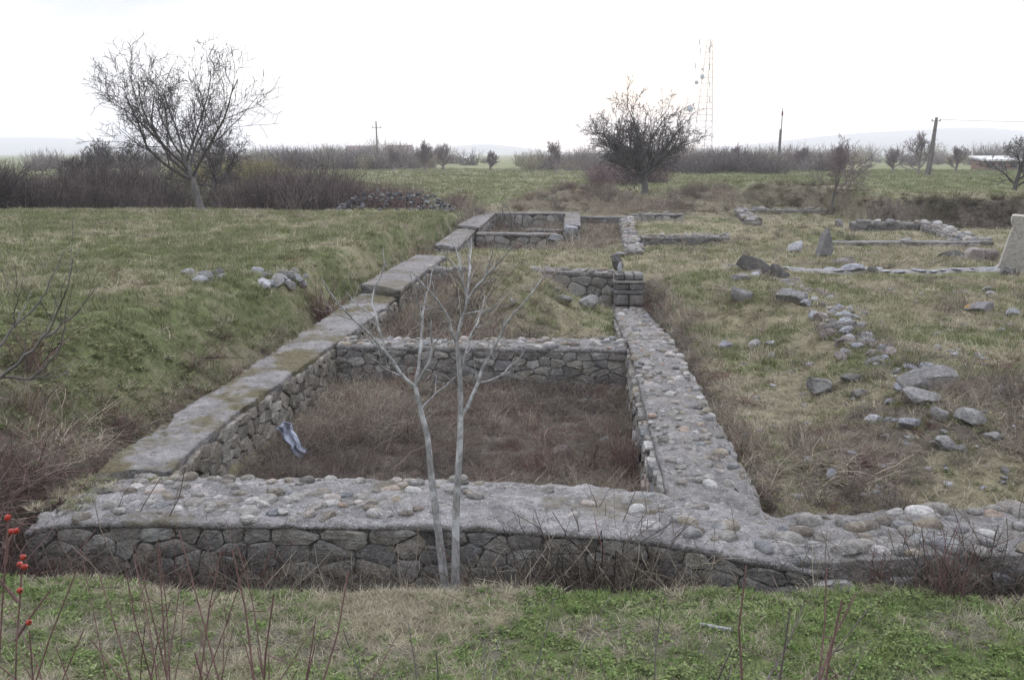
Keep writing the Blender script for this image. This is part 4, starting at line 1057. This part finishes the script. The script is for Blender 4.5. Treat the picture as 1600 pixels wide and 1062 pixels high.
# ------------------------------------------------------------------ poles, mast, buildings
def tube_part(name, pts, rads, mat, parent, sides=8):
    v, q = tubes(np.array([pts], float), np.array([rads], float), sides); n = sides; k_ = len(pts)
    f2 = [q]
    me = mesh_np(name, v, f2, mat)
    o = obj(name, me); o.parent = parent; return o
x, y, z = PY(590, 266, 190); z = hz(x, y); pl = root('utility_pole', (x, y, z), 'far utility pole with crossarm left of centre', 'pole')
hh = (266-200)*190/F_PX+.3
tube_part('post', [(0,0,-.3),(0,0,hh/2),(-.1,0,hh)], [.17,.15,.11], M['wood'], pl); tube_part('crossarm', [(-.9,0,hh*.86),(0,0,hh*.86),(.9,0,hh*.86)], [.06]*3, M['wood'], pl, 6)
for dx in (-.8, .8, 0): tube_part('insulator', [(dx,0,hh*.86),(dx,0,hh*.86+.2),(dx,0,hh*.86+.35)], [.05,.06,.03], M['insul'], pl, 6)
x, y, z = PY(1217, 266, 140); z = hz(x, y); pl = root('utility_pole', (x, y, z), 'slim utility pole with thinner top, right of the lattice mast', 'pole')
hh = (266-174)*140/F_PX
tube_part('post', [(-.15,0,-.3),(-.05,0,3),(0,0,hh*.66)], [.2,.19,.17], M['wood'], pl); tube_part('extension', [(.05,0,hh*.6),(.1,0,hh*.8),(.12,0,hh)], [.08,.07,.05], M['concrete'], pl, 6)
tube_part('insulator', [(.12,0,hh*.88),(.12,0,hh*.91),(.12,0,hh*.95)], [.1,.13,.1], M['insul'], pl, 6)
x, y, z = PY(1448, 273, 108); z = hz(x, y); pl = root('utility_pole', (x, y, z), 'leaning double wooden pole carrying the wire, far right', 'pole')
hh = (273-185)*108/F_PX
tube_part('post', [(-.1,0,-.3),(.3,0,hh/2),(.58,0,hh)], [.2,.18,.15], M['wood'], pl); tube_part('strut', [(.32,.1,-.3),(.45,.05,hh/2),(.6,0,hh*.93)], [.15,.14,.12], M['wood'], pl)
tube_part('crossarm', [(.1,0,hh*.94),(.55,0,hh*.94),(1.0,0,hh*.94)], [.04]*3, M['wood'], pl, 6)
for dx in (.15, .95): tube_part('insulator', [(dx,0,hh*.94),(dx,0,hh*.94+.12),(dx,0,hh*.94+.2)], [.05,.06,.03], M['insul'], pl, 6)
wz = z+hh*.94+.15
wp = np.array([[x+.95+t*42, y-t*9, wz-2.2*t*(1-t)*1.0+.1*t] for t in np.linspace(0, 1, 24)])
v, q = tubes(wp[None], np.full((1, 24), .016), 5); tag(obj('power_line', mesh_np('power_line', v, [q], M['wire'])), 'thin power wire running right from the double wooden pole', 'wire')

MY = 250.0; x, y, z = PY(1097, 250, MY); z = hz(x, y); mast = root('lattice_mast', (x, y, z), 'tall red and white lattice mast with dishes rising behind the fruit tree', 'mast')
HT = (245-62)*MY/F_PX
def mleg(k_, t):
    a = 2*math.pi*k_/3-math.pi/2; r_ = 2.9*(1-t)+.75*t; return np.array([r_*math.cos(a)+1.0*t, r_*math.sin(a), HT*t])
for k_ in range(3):
    for s_ in range(6):
        t0, t1 = s_/6, (s_+1)/6
        tube_part('leg', [mleg(k_, t0), mleg(k_, (t0+t1)/2), mleg(k_, t1)], [.085, .08, .075], M['steelred' if s_ % 2 == 0 else 'steelwhite'], mast, 6)
bs = []
for s_ in range(20):
    t0, t1 = s_/20, (s_+1)/20
    for k_ in range(3):
        a, b = mleg(k_, t0), mleg((k_+1) % 3, t1); bs.append([a, (a+b)/2, b]); a, b = mleg(k_, t1), mleg((k_+1) % 3, t1); bs.append([a, (a+b)/2, b])
v, q = tubes(np.array(bs), np.full((len(bs), 3), .026), 4); o = obj('lattice_bracing', mesh_np('lattice_bracing', v, [q], M['steelred'])); o.parent = mast; o['kind'] = 'stuff'
def dish_mesh(r_):
    v = []; f = []; n = 16
    for j, (rr, zz) in enumerate(((.02, .0), (.5, .05), (.85, .16), (1, .28), (1, .5), (.9, .55), (.02, .6))):
        for i in range(n): a = 2*math.pi*i/n; v.append((rr*r_*math.cos(a), zz*r_*-1, rr*r_*math.sin(a)))
        if j:
            for i in range(n): f.append(((j-1)*n+i, (j-1)*n+(i+1) % n, j*n+(i+1) % n, j*n+i))
    return py_mesh('dish', v, f, M['dish'])
for (u, v, r_, yaw) in ((1078, 170, .75, .2), (1088, 129, .5, .3), (1096.5, 120, .62, .6), (1098, 108, .3, -.4)):
    q = PY(u, v, MY-3); o = obj('dish', dish_mesh(r_), None, (q[0]-x, -2.6, q[2]-z), (0, 0, yaw)); o.parent = mast
    tube_part('dish_arm', [(q[0]-x, -2.6, q[2]-z), (q[0]-x+.6, -1.4, q[2]-z), tuple(mleg(0, (q[2]-z)/HT))], [.05]*3, M['dish'], mast, 5)
for (u, v) in ((1093, 66), (1111, 70), (1108, 78), (1094, 80), (1087, 103), (1109, 104), (1109, 132), (1109, 156)):
    q = PY(u, v, MY); tube_part('antenna', [(q[0]-x, 0, q[2]-z-.7), (q[0]-x, 0, q[2]-z), (q[0]-x, 0, q[2]-z+.7)], [.13]*3, M['dish'], mast, 6)
tube_part('whip', [tuple(mleg(0, .97)), (1.0, 0, HT), (1.0, 0, HT+2.2)], [.05, .04, .03], M['steelred'], mast, 5)

def house(name, label, u, v, y, wpx, wallh, roofh, mats, depth=6, nwin=2, flat=False):
    x, y, z = PY(u, v, y); z = hz(x, y)-.1; W = wpx*y/F_PX/2
    r0 = root(name, (x, y, z), label, 'building')
    o = obj('wall', box_mesh('wall', -W, W, -depth/2, depth/2, 0, wallh, M[mats[0]])); o.parent = r0
    if flat:
        me = py_mesh('roof', [(-W-.3,-depth/2-.4,wallh),(W+.3,-depth/2-.4,wallh),(W+.3,depth/2+.4,wallh+roofh),(-W-.3,depth/2+.4,wallh+roofh),(-W-.3,-depth/2-.4,wallh+.25),(W+.3,-depth/2-.4,wallh+.25),(W+.3,depth/2+.4,wallh+roofh+.25),(-W-.3,depth/2+.4,wallh+roofh+.25)],
                     [(0,3,2,1),(4,5,6,7),(0,1,5,4),(1,2,6,5),(2,3,7,6),(3,0,4,7)], M[mats[1]], False)
    else:
        e = .4
        me = py_mesh('roof', [(-W-e,-depth/2-e,wallh-.1),(W+e,-depth/2-e,wallh-.1),(W+e,depth/2+e,wallh-.1),(-W-e,depth/2+e,wallh-.1),(-W-e,0,wallh+roofh),(W+e,0,wallh+roofh)],
                     [(0,1,5,4),(2,3,4,5),(0,4,3),(1,2,5),(0,3,2,1)], M[mats[1]], False)
    o = obj('roof', me); o.parent = r0
    for i in range(nwin):
        cx = -W+2*W*(i+.5)/nwin; o = obj('window', box_mesh('window', cx-.45, cx+.45, -depth/2-.04, -depth/2+.05, wallh*.35, wallh*.8, M['glass'])); o.parent = r0
    o = obj('door', box_mesh('door', W*.05-.4, W*.05+.4, -depth/2-.05, -depth/2+.05, 0, min(2, wallh*.85), M['wood'])); o.parent = r0
    return r0
house('shed', 'low brown shed with whitish sheet roof at the far right', 1554, 262, 150, 50, 1.3, .5, ('brickwall', 'roofwhite'), 5, 3, True)
house('house', 'tiny far white building in the middle of the horizon hedge', 728, 260, 300, 10, 1.1, .6, ('white', 'roofwhite'), 5, 1)
house('house', 'hazy far house with low gable roof left of centre', 625, 258, 340, 36, 3.2, 1.8, ('plaster', 'rooftile'), 8, 3)
house('house', 'hazy far house behind the left-hand utility pole', 566, 258, 380, 44, 3.4, 1.8, ('plaster', 'rooftile'), 8, 3)
house('house', 'hazy white far house behind the young tree', 1306, 258, 300, 20, 2.6, 1.2, ('white', 'plaster'), 6, 2)

# ------------------------------------------------------------------ distant hills
def hills():
    xs = np.linspace(-4200, 4200, 220); ys = np.linspace(2300, 4150, 26)
    X, Y = np.meshgrid(xs, ys)
    t = np.sin(np.clip((Y-2300)/1850, 0, 1)*math.pi)
    az = np.arctan2(X, Y)
    def bumpz(u, wd, h): a = math.atan((u-895)/F_PX); return h*np.exp(-((az-a)/wd)**2)
    h = bumpz(1480, .085, 62)+bumpz(1300, .07, 32)+bumpz(1150, .09, 22)+bumpz(760, .06, 30)+bumpz(60, .1, 36)+bumpz(-200, .2, 24)+bumpz(2000, .2, 60)+bumpz(500, .09, 18)
    h = h*(.92+.16*fbm(X*.003, Y*.003, 8, 4))
    Z = -6+t*(h+6)
    n, m = X.shape; I = np.arange(n*m).reshape(n, m)
    q = np.stack([I[:-1,:-1], I[:-1,1:], I[1:,1:], I[1:,:-1]], -1).reshape(-1, 4)
    return mesh_np('hills', np.stack([X, Y, Z], -1).reshape(-1, 3), [q], m_flat('hill_woods', (.09,.085,.075), .95, .25, .004))
tag(obj('hills', hills()), 'low hazy blue hills on the horizon', None, None, 'structure')

# ------------------------------------------------------------------ vegetation scattered as stuff
def inst_object(name, label, sources, pts, rot, scl, idx_, col):
    """one object whose geometry nodes put a tuft on every point"""
    lib = bpy.data.collections.new('library_'+name)
    for i, me in enumerate(sources): lib.objects.link(bpy.data.objects.new('%s_source_%02d' % (name, i), me))
    me = bpy.data.meshes.new(name); me.vertices.add(len(pts)); me.vertices.foreach_set('co', np.asarray(pts, np.float32).ravel())
    a = me.attributes.new('rot', 'FLOAT_VECTOR', 'POINT'); a.data.foreach_set('vector', np.asarray(rot, np.float32).ravel())
    a = me.attributes.new('scl', 'FLOAT_VECTOR', 'POINT'); a.data.foreach_set('vector', np.asarray(scl, np.float32).ravel())
    a = me.attributes.new('pick', 'INT', 'POINT'); a.data.foreach_set('value', np.asarray(idx_, np.int32))
    a = me.attributes.new('col', 'FLOAT_COLOR', 'POINT'); a.data.foreach_set('color', np.column_stack([col, np.ones(len(col))]).astype(np.float32).ravel())
    ng = bpy.data.node_groups.new('scatter_'+name, 'GeometryNodeTree')
    ng.interface.new_socket('Geometry', in_out='INPUT', socket_type='NodeSocketGeometry'); ng.interface.new_socket('Geometry', in_out='OUTPUT', socket_type='NodeSocketGeometry')
    gi = ng.nodes.new('NodeGroupInput'); go = ng.nodes.new('NodeGroupOutput'); ip = ng.nodes.new('GeometryNodeInstanceOnPoints')
    ci = ng.nodes.new('GeometryNodeCollectionInfo'); ci.inputs['Collection'].default_value = lib; ci.inputs['Separate Children'].default_value = True; ci.inputs['Reset Children'].default_value = True
    def na(nm, t):
        n = ng.nodes.new('GeometryNodeInputNamedAttribute'); n.data_type = t; n.inputs['Name'].default_value = nm; return n.outputs[0]
    l = ng.links.new
    mp_ = ng.nodes.new('GeometryNodeMeshToPoints'); l(gi.outputs[0], mp_.inputs['Mesh'])
    l(mp_.outputs[0], ip.inputs['Points']); l(ci.outputs[0], ip.inputs['Instance']); ip.inputs['Pick Instance'].default_value = True
    l(na('pick', 'INT'), ip.inputs['Instance Index']); l(na('rot', 'FLOAT_VECTOR'), ip.inputs['Rotation']); l(na('scl', 'FLOAT_VECTOR'), ip.inputs['Scale'])
    l(ip.outputs[0], go.inputs[0])
    o = obj(name, me); md = o.modifiers.new('scatter', 'NODES'); md.node_group = ng
    return tag(o, label, None, None, 'stuff')

def blade_mesh(seed, n, hmin, hmax, lmin, lmax, wd, rad, curl=.5):
    rg = np.random.default_rng(seed); v = []; q = []; t = []; c = []
    for i in range(n):
        a = rg.uniform(0, 6.28); r_ = rad*math.sqrt(rg.random()); b = np.array([r_*math.cos(a), r_*math.sin(a), -.008])
        az = rg.uniform(0, 6.28); ln = math.radians(rg.uniform(lmin, lmax)); h = rg.uniform(hmin, hmax)
        d = np.array([math.cos(az)*math.sin(ln), math.sin(az)*math.sin(ln), math.cos(ln)]); s = np.array([-math.sin(az), math.cos(az), 0])*wd*rg.uniform(.7, 1.3)
        m = b+d*h*.55; d2 = unit(d+np.array([math.cos(az), math.sin(az), -.3])*curl*rg.uniform(.2, 1)); e = m+d2*h*.45
        k_ = len(v); v += [b-s, b+s, m+s*.8, m-s*.8, e]; q.append((k_, k_+1, k_+2, k_+3)); t.append((k_+3, k_+2, k_+4)); c += [rg.uniform(.6, 1.25)]*5
    me = mesh_np('tuft', np.array(v), [np.array(q), np.array(t)], M['grass'], False)
    c = np.array(c); at_ = me.attributes.new('bl', 'FLOAT_COLOR', 'POINT')
    at_.data.foreach_set('color', np.column_stack([c, c, c, np.ones_like(c)]).astype(np.float32).ravel()); return me
def leaf_mesh(seed, n, rad):
    rg = np.random.default_rng(seed); v = []; f = []; c = []
    for i in range(n):
        a = rg.uniform(0, 6.28); r_ = rad*math.sqrt(rg.random()); s = rg.uniform(.007, .014); z_ = rg.uniform(.004, .035)
        cen = np.array([r_*math.cos(a), r_*math.sin(a), z_]); nrm = unit(np.array([rg.normal()*.4, rg.normal()*.4, 1])); e1 = unit(np.cross(nrm, [0, 1, .1])); e2 = np.cross(nrm, e1); p0 = rg.uniform(0, 6.28)
        k_ = len(v)
        for j in range(4):
            w_ = p0+j*math.pi/2; v.append(cen+(e1*math.cos(w_)*(1.5 if j % 2 == 0 else .8)+e2*math.sin(w_)*(1.5 if j % 2 == 0 else .8))*s)
        f.append((k_, k_+1, k_+2, k_+3)); c += [rg.uniform(.6, 1.3)]*4
    me = mesh_np('leaves', np.array(v), [np.array(f)], M['grass'], False); c = np.array(c)
    at_ = me.attributes.new('bl', 'FLOAT_COLOR', 'POINT'); at_.data.foreach_set('color', np.column_stack([c, c, c, np.ones_like(c)]).astype(np.float32).ravel()); return me
def stems_mesh(seed, n, hmin, hmax, spread, rad, arch, r_=.0028, K=6, twigs=0):
    """arch: how strongly a stem bends over"""
    rg = np.random.default_rng(seed); PP = []; RR = []; CC = []
    def one(p, d, l_, rr, arch_):
        pts = [p]
        for j in range(K-1):
            d = unit(d+np.array([0, 0, -arch_])*.5+rg.normal(size=3)*.16); p = p+d*l_/(K-1); pts.append(p)
        pts = np.array(pts); pts[:, 2] = np.maximum(pts[:, 2], -.01+rg.uniform(0, .02)); PP.append(pts); RR.append(rr*np.linspace(1, .4, K)); CC.append(min(1.7, math.exp(rg.normal(-.1, .45)))); return pts, d
    for i in range(n):
        a = rg.uniform(0, 6.28); q = rad*math.sqrt(rg.random()); p = np.array([q*math.cos(a), q*math.sin(a), -.02])
        d = unit(np.array([rg.normal()*spread, rg.normal()*spread, 1.])); l_ = rg.uniform(hmin, hmax)
        pts, _ = one(p, d, l_, r_*rg.uniform(.6, 1.3), arch*rg.uniform(.3, 1.4))
        for _ in range(twigs):
            j = rg.integers(1, K-1); one(pts[j], unit(pts[j]-pts[j-1]+rg.normal(size=3)*.6), l_*rg.uniform(.15, .4), r_*.55, arch*.3)
    v, q = tubes(np.stack(PP), np.stack(RR), 3)
    me = mesh_np('stems', v, [q], M['stem']); c = np.repeat(np.array(CC), K*3)
    at_ = me.attributes.new('bl', 'FLOAT_COLOR', 'POINT'); at_.data.foreach_set('color', np.column_stack([c, c, c, np.ones_like(c)]).astype(np.float32).ravel()); return me

def in_walls(x, y):
    r = np.zeros(len(x), bool)
    for q in FOOT:
        ins = np.ones(len(x), bool); s0 = None
        for i in range(4):
            a, b = q[i], q[(i+1) % 4]; cr = (b[0]-a[0])*(y-a[1])-(b[1]-a[1])*(x-a[0])
            if s0 is None:
                c_ = np.mean(np.array(q), 0); s0 = 1
            sg = np.sign((b[0]-a[0])*(c_[1]-a[1])-(b[1]-a[1])*(c_[0]-a[0])); ins &= cr*sg > -.015*np.hypot(b[0]-a[0], b[1]-a[1])
        r |= ins
    return r
def scatter(x0, x1, y0, y1, dens):
    n = int((x1-x0)*(y1-y0)*dens); x = RNG.uniform(x0, x1, n); y = RNG.uniform(y0, y1, n)
    a = np.arctan2(x, y)+YAW; ok = (np.abs(a) < math.radians(33)) & ~in_walls(x, y)
    return x[ok], y[ok]
def colmix(a, b, t): return np.asarray(a)[None, :]*(1-t[:, None])+np.asarray(b)[None, :]*t[:, None]

# grass
TUFT = [blade_mesh(i, 26, .035, .085, 8, 55, .0021, .05) for i in range(4)]+[blade_mesh(10+i, 24, .06, .14, 45, 86, .0019, .06, .7) for i in range(4)]+[leaf_mesh(20+i, 26, .06) for i in range(2)]
zones = [(-4.4, 4.4, 4.3, 6.1, 850, .66), (-7.5, -3.5, 6.5, 12, 230, 1.15), (-11, -3.5, 12, 20, 95, 1.5), (-20, -3.4, 20, 34, 38, 2.1), (1.3, 7, 6.9, 12, 230, 1.0), (1.3, 10, 12, 20, 95, 1.45),
         (-3.0, 1.0, 13.8, 21, 90, 1.3), (-3.2, 18, 21, 31, 42, 1.9), (1.5, 24, 31, 46, 16, 2.8), (-3.2, 1.6, 31, 46, 12, 2.6), (-30, 45, 46, 75, 5, 4.2), (-45, 75, 75, 150, 1.6, 6.5), (-22, -3.4, 34, 46, 12, 2.8)]
X, Y, SC = [], [], []
for (x0, x1, y0, y1, dn, sc) in zones:
    x, y = scatter(x0, x1, y0, y1, dn); X.append(x); Y.append(y); SC.append(np.full(len(x), sc))
X, Y, SC = map(np.concatenate, (X, Y, SC))
NG = len(X)
br, gr, so_ = cover(X, Y)
keep = RNG.random(len(X)) > np.clip(br*.72+so_*.45, 0, .95)
gr = gr*(1-.8*so_)
X, Y, SC, gr = X[keep], Y[keep], SC[keep], gr[keep]
Z = H(X, Y)+.05*(fbm(X*4.2, Y*4.2, 91, 3)-.5)*ss(40, 20, Y)
xw = np.concatenate([RNG.uniform(-3.78, -3.3, 900), RNG.uniform(-3.85, -2.6, 260)]); yw_ = np.concatenate([RNG.uniform(7.9, 17.4, 900), RNG.uniform(6.75, 7.5, 260)])
kw = fbm(xw*1.6, yw_*.8, 55, 3)+.25*ss(-3.5, -3.78, xw) > .6; xw, yw_ = xw[kw], yw_[kw]
X = np.concatenate([X, xw]); Y = np.concatenate([Y, yw_]); Z = np.concatenate([Z, np.full(len(xw), .012)]); SC = np.concatenate([SC, RNG.uniform(.3, .75, len(xw))]); gr = np.concatenate([gr, np.full(len(xw), .35)])
ring = [(bx+math.cos(t_)*w1*f_, by+math.sin(t_)*w2*f_, min(1.6, .5+.06*by)) for bx, by, w1, w2 in BIGPOS for t_, f_ in zip(RNG.uniform(0, 6.28, 14), RNG.uniform(.85, 1.25, 14))]
ring = np.array(ring); X = np.concatenate([X, ring[:, 0]]); Y = np.concatenate([Y, ring[:, 1]]); Z = np.concatenate([Z, H(ring[:, 0], ring[:, 1])]); SC = np.concatenate([SC, ring[:, 2]]); gr = np.concatenate([gr, np.full(len(ring), .3)])
n = len(X); isg = RNG.random(n) < gr*1.05
pick = np.where(isg, np.where((RNG.random(n) < .34) & (Y < 12), RNG.integers(8, 10, n), RNG.integers(0, 4, n)), RNG.integers(4, 8, n))
cgreen = colmix((.098,.13,.046), (.2,.214,.096), RNG.random(n)); cstraw = colmix((.23,.205,.14), (.44,.4,.29), RNG.random(n))
col = np.where(isg[:, None], cgreen, cstraw); col = np.where(((Y < 6.2) & isg)[:, None], col*np.array([.92, 1.2, .8]), col)
mix_ = RNG.random(n)*.35; col = col*(1-mix_[:, None])+cstraw*mix_[:, None]
rot = np.column_stack([RNG.normal(0, .12, n), RNG.normal(0, .12, n), RNG.uniform(0, 6.28, n)])
s_ = SC*RNG.uniform(.7, 1.35, n); scl = np.column_stack([s_, s_, s_*np.where(SC > 2.2, .55, .9)])
inst_object('grass', 'short green and straw-coloured winter grass over the field', TUFT, np.column_stack([X, Y, Z]), rot, scl, pick, col)

# brambles and dead stems
BR = [stems_mesh(50+i, 46, .22, .6, .9, .16, .55, r_=.0034, twigs=1) for i in range(4)]+[stems_mesh(60+i, 34, .25, .6, .28, .12, .08, r_=.003, twigs=2) for i in range(3)]+[stems_mesh(65+i, 7, .8, 1.5, .8, .15, .42, r_=.0042, K=9, twigs=1) for i in range(3)]
bz = [(-3.2, .8, 7.4, 13.3, 85, .46), (-3.1, .8, 13.8, 20.8, 26, .75), (-4.6, -3.72, 6.8, 12, 46, .55), (-5.0, -3.72, 12, 24, 28, .75), (-4.9, -3.5, 24, 41, 9, 1.2), (-4.2, 4.4, 6.08, 6.48, 140, 1.1), (1.36, 1.85, 7.2, 20.5, 34, .5),
      (1.9, 6, 7.1, 11, 60, .5), (2.0, 9, 11, 30, 2.2, .6), (-2.8, 1.6, 27, 39, 7, 1.0), (-3, 8.5, 42, 47, 18, .9), (11.0, 27, 36.3, 38.3, 26, .7), (7.8, 11.8, 44.8, 47, 18, .7), (9.4, 13.4, 36.4, 47, 22, .75), (-6.8, -4.2, 6.4, 10, 40, .6), (-4.6, -3.75, 6.1, 7.7, 110, .8), (-12, -4, 12, 33, .6, .6), (3.0, 4.1, 9.5, 21, 3, .5), (-3.2, -2.2, 7.6, 13.3, 34, .55)]
X, Y, SC, UP = [], [], [], []
for (x0, x1, y0, y1, dn, sc) in bz:
    x, y = scatter(x0, x1, y0, y1, dn); b_, _, _ = cover(x, y); k_ = RNG.random(len(x)) < np.clip(b_*1.25+(.8 if dn < 3.5 else .0), 0, 1)
    X.append(x[k_]); Y.append(y[k_]); SC.append(np.full(k_.sum(), sc))
X, Y, SC = map(np.concatenate, (X, Y, SC)); n = len(X)
pick = np.where(RNG.random(n) < .62, RNG.integers(0, 4, n), RNG.integers(4, 7, n)); pick = np.where((RNG.random(n) < .09) & ((Y > 6.8) | (X < -3.6)), RNG.integers(7, 10, n), pick)
tn = fbm(X*.8, Y*.8, 13, 3); t = np.clip((tn-.35)*3.2+RNG.normal(0, .25, n), 0, 1)
col = colmix((.12,.1,.085), (.33,.285,.22), t); red = RNG.random(n) < .08; col = np.where(red[:, None], np.array([[.15,.08,.068]]), col)
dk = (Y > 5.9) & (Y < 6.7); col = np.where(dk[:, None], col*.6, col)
rim = (X > 7.4) & (Y > 36) & (Y < 48); col = np.where(rim[:, None], col*np.array([.55, .6, .5]), col)  # rim brambles: dark olive growth, with the steep face's shade put into the colour
lt = (X < -3.6) & (Y < 14); col = np.where((lt & (RNG.random(n) < .65))[:, None], np.array([[.125, .08, .074]])*RNG.uniform(.7, 1.2, (n, 1)), col)
s_ = SC*np.exp(RNG.normal(-.12, .34, n))*(.6+.9*fbm(X*.7+3, Y*.7, 29, 3))
s_ = np.where(pick >= 7, np.minimum(s_, .62), s_)
col = np.where((pick >= 7)[:, None], np.array([[.25, .21, .175]])*RNG.uniform(.4, 1.1, (n, 1)), col)
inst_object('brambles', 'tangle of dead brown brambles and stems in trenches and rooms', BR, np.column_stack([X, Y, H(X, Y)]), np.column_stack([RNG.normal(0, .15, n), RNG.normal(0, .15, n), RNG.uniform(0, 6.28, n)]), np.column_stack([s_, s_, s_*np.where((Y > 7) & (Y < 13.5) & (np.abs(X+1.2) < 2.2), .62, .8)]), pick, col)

# thicket of upright shoots on the left, hedgerow along the far field edge
TH = [stems_mesh(80+i, 60, 1.0, 2.1, .22, .8, .05, r_=.011, K=6, twigs=3) for i in range(4)]
X = []; Y = []; SC = []; CL = []
def put(x, y, s, c): X.append(x); Y.append(y); SC.append(s); CL.append(c)
for i in range(330):
    t = RNG.random(); x = -32+t*24.5; y = RNG.uniform(37, 44)
    y += 0 if x > -19 else -2.5*ss(-19, -24, x)
    hgt = (.72+.3*np.exp(-((x+10.0)/2.2)**2))*(.55+.9*float(fbm(np.array([x*.45]), np.array([y*.3]), 71, 3)[0]))
    if -17.5 < x < -12 and RNG.random() < .7: continue
    if x > -9.5 and RNG.random() < .75: continue
    if x < -18: hgt *= 1.2
    put(x, y, hgt*RNG.uniform(.7, 1.2), (.125, .103, .097) if RNG.random() < .7 else (.095, .08, .076))
for i in range(120): put(RNG.uniform(-27, -21), RNG.uniform(33, 38), RNG.uniform(.75, 1.1), (.085, .073, .068))
for i in range(46): put(RNG.uniform(-12.5, -4.3), RNG.uniform(39, 43), RNG.uniform(.35, .8), (.15, .105, .1))
for i in range(34):
    xx = RNG.uniform(-1, 7.5)
    if not 2.2 < xx < 5: put(xx, RNG.uniform(45, 47), RNG.uniform(.2, .42), (.15, .11, .1))
n = len(X); X, Y, SC, CL = np.array(X), np.array(Y), np.array(SC), np.array(CL)
inst_object('thicket', 'dense thicket of reddish bare shoots beyond the left field', TH, np.column_stack([X, Y, H(X, Y)-.05]), np.column_stack([np.zeros(n), np.zeros(n), RNG.uniform(0, 6.28, n)]), np.column_stack([SC*1.1, SC*1.1, SC]), RNG.integers(0, 4, n), CL*RNG.uniform(.75, 1.3, (n, 1)))
HB = [stems_mesh(90+i, 90, 1.5, 3.2, .5, 1.1, -.02, r_=.028, K=5, twigs=3) for i in range(4)]
X = []; Y = []; SC = []; CL = []
for i in range(900):
    x = RNG.uniform(-75, 95); y = RNG.uniform(132, 165) if RNG.random() < .7 else RNG.uniform(165, 330); f = y/140
    if y > 165: x *= f*.8
    c_ = [(.17,.15,.135), (.2,.18,.165), (.13,.115,.108), (.22,.2,.13), (.165,.135,.12)][RNG.integers(0, 5)]
    mk = float(fbm(np.array([x*.07+9]), np.array([y*.02]), 33, 3)[0])
    if mk < .36: continue
    put(x, y, RNG.choice((.3, .45, .6, .8, 1.1))*f**.75*(.5+mk), c_)
for i in range(26): put(18+RNG.normal(0, 5), RNG.uniform(118, 134), RNG.uniform(.7, 1.1), (.125, .107, .1))
for i in range(22): put(-25+RNG.normal(0, 2.0), RNG.uniform(72, 78), RNG.uniform(.5, .8), (.22, .2, .1))
for i in range(16): put(RNG.uniform(2, 7), RNG.uniform(72, 90), RNG.uniform(.4, .7), (.15, .11, .105))
n = len(X); X, Y, SC, CL = np.array(X), np.array(Y), np.array(SC), np.array(CL)
inst_object('hedgerow', 'hazy brown hedgerow of bare bushes along the far field edge', HB, np.column_stack([X, Y, H(X, Y)-.1]), np.column_stack([np.zeros(n), np.zeros(n), RNG.uniform(0, 6.28, n)]), np.column_stack([SC*1.2, SC*1.2, SC]), RNG.integers(0, 4, n), CL*RNG.uniform(.8, 1.25, (n, 1)))

# ------------------------------------------------------------------ haze
hz_me = box_mesh('haze', -4350, 4350, -70, 4350, -30, 140, None) if False else None
m = bpy.data.materials.new('haze_air'); m.use_nodes = True; t_ = m.node_tree; t_.nodes.clear()
pv = t_.nodes.new('ShaderNodeVolumePrincipled'); pv.inputs['Density'].default_value = .00052; pv.inputs['Color'].default_value = (.93, .95, 1, 1); pv.inputs['Anisotropy'].default_value = .25
ou = t_.nodes.new('ShaderNodeOutputMaterial'); t_.links.new(pv.outputs['Volume'], ou.inputs['Volume'])
tag(obj('haze', box_mesh('haze', -4800, 4800, -120, 4800, -30, 140, m)), 'thin winter haze over the whole plain', None, None, 'stuff')
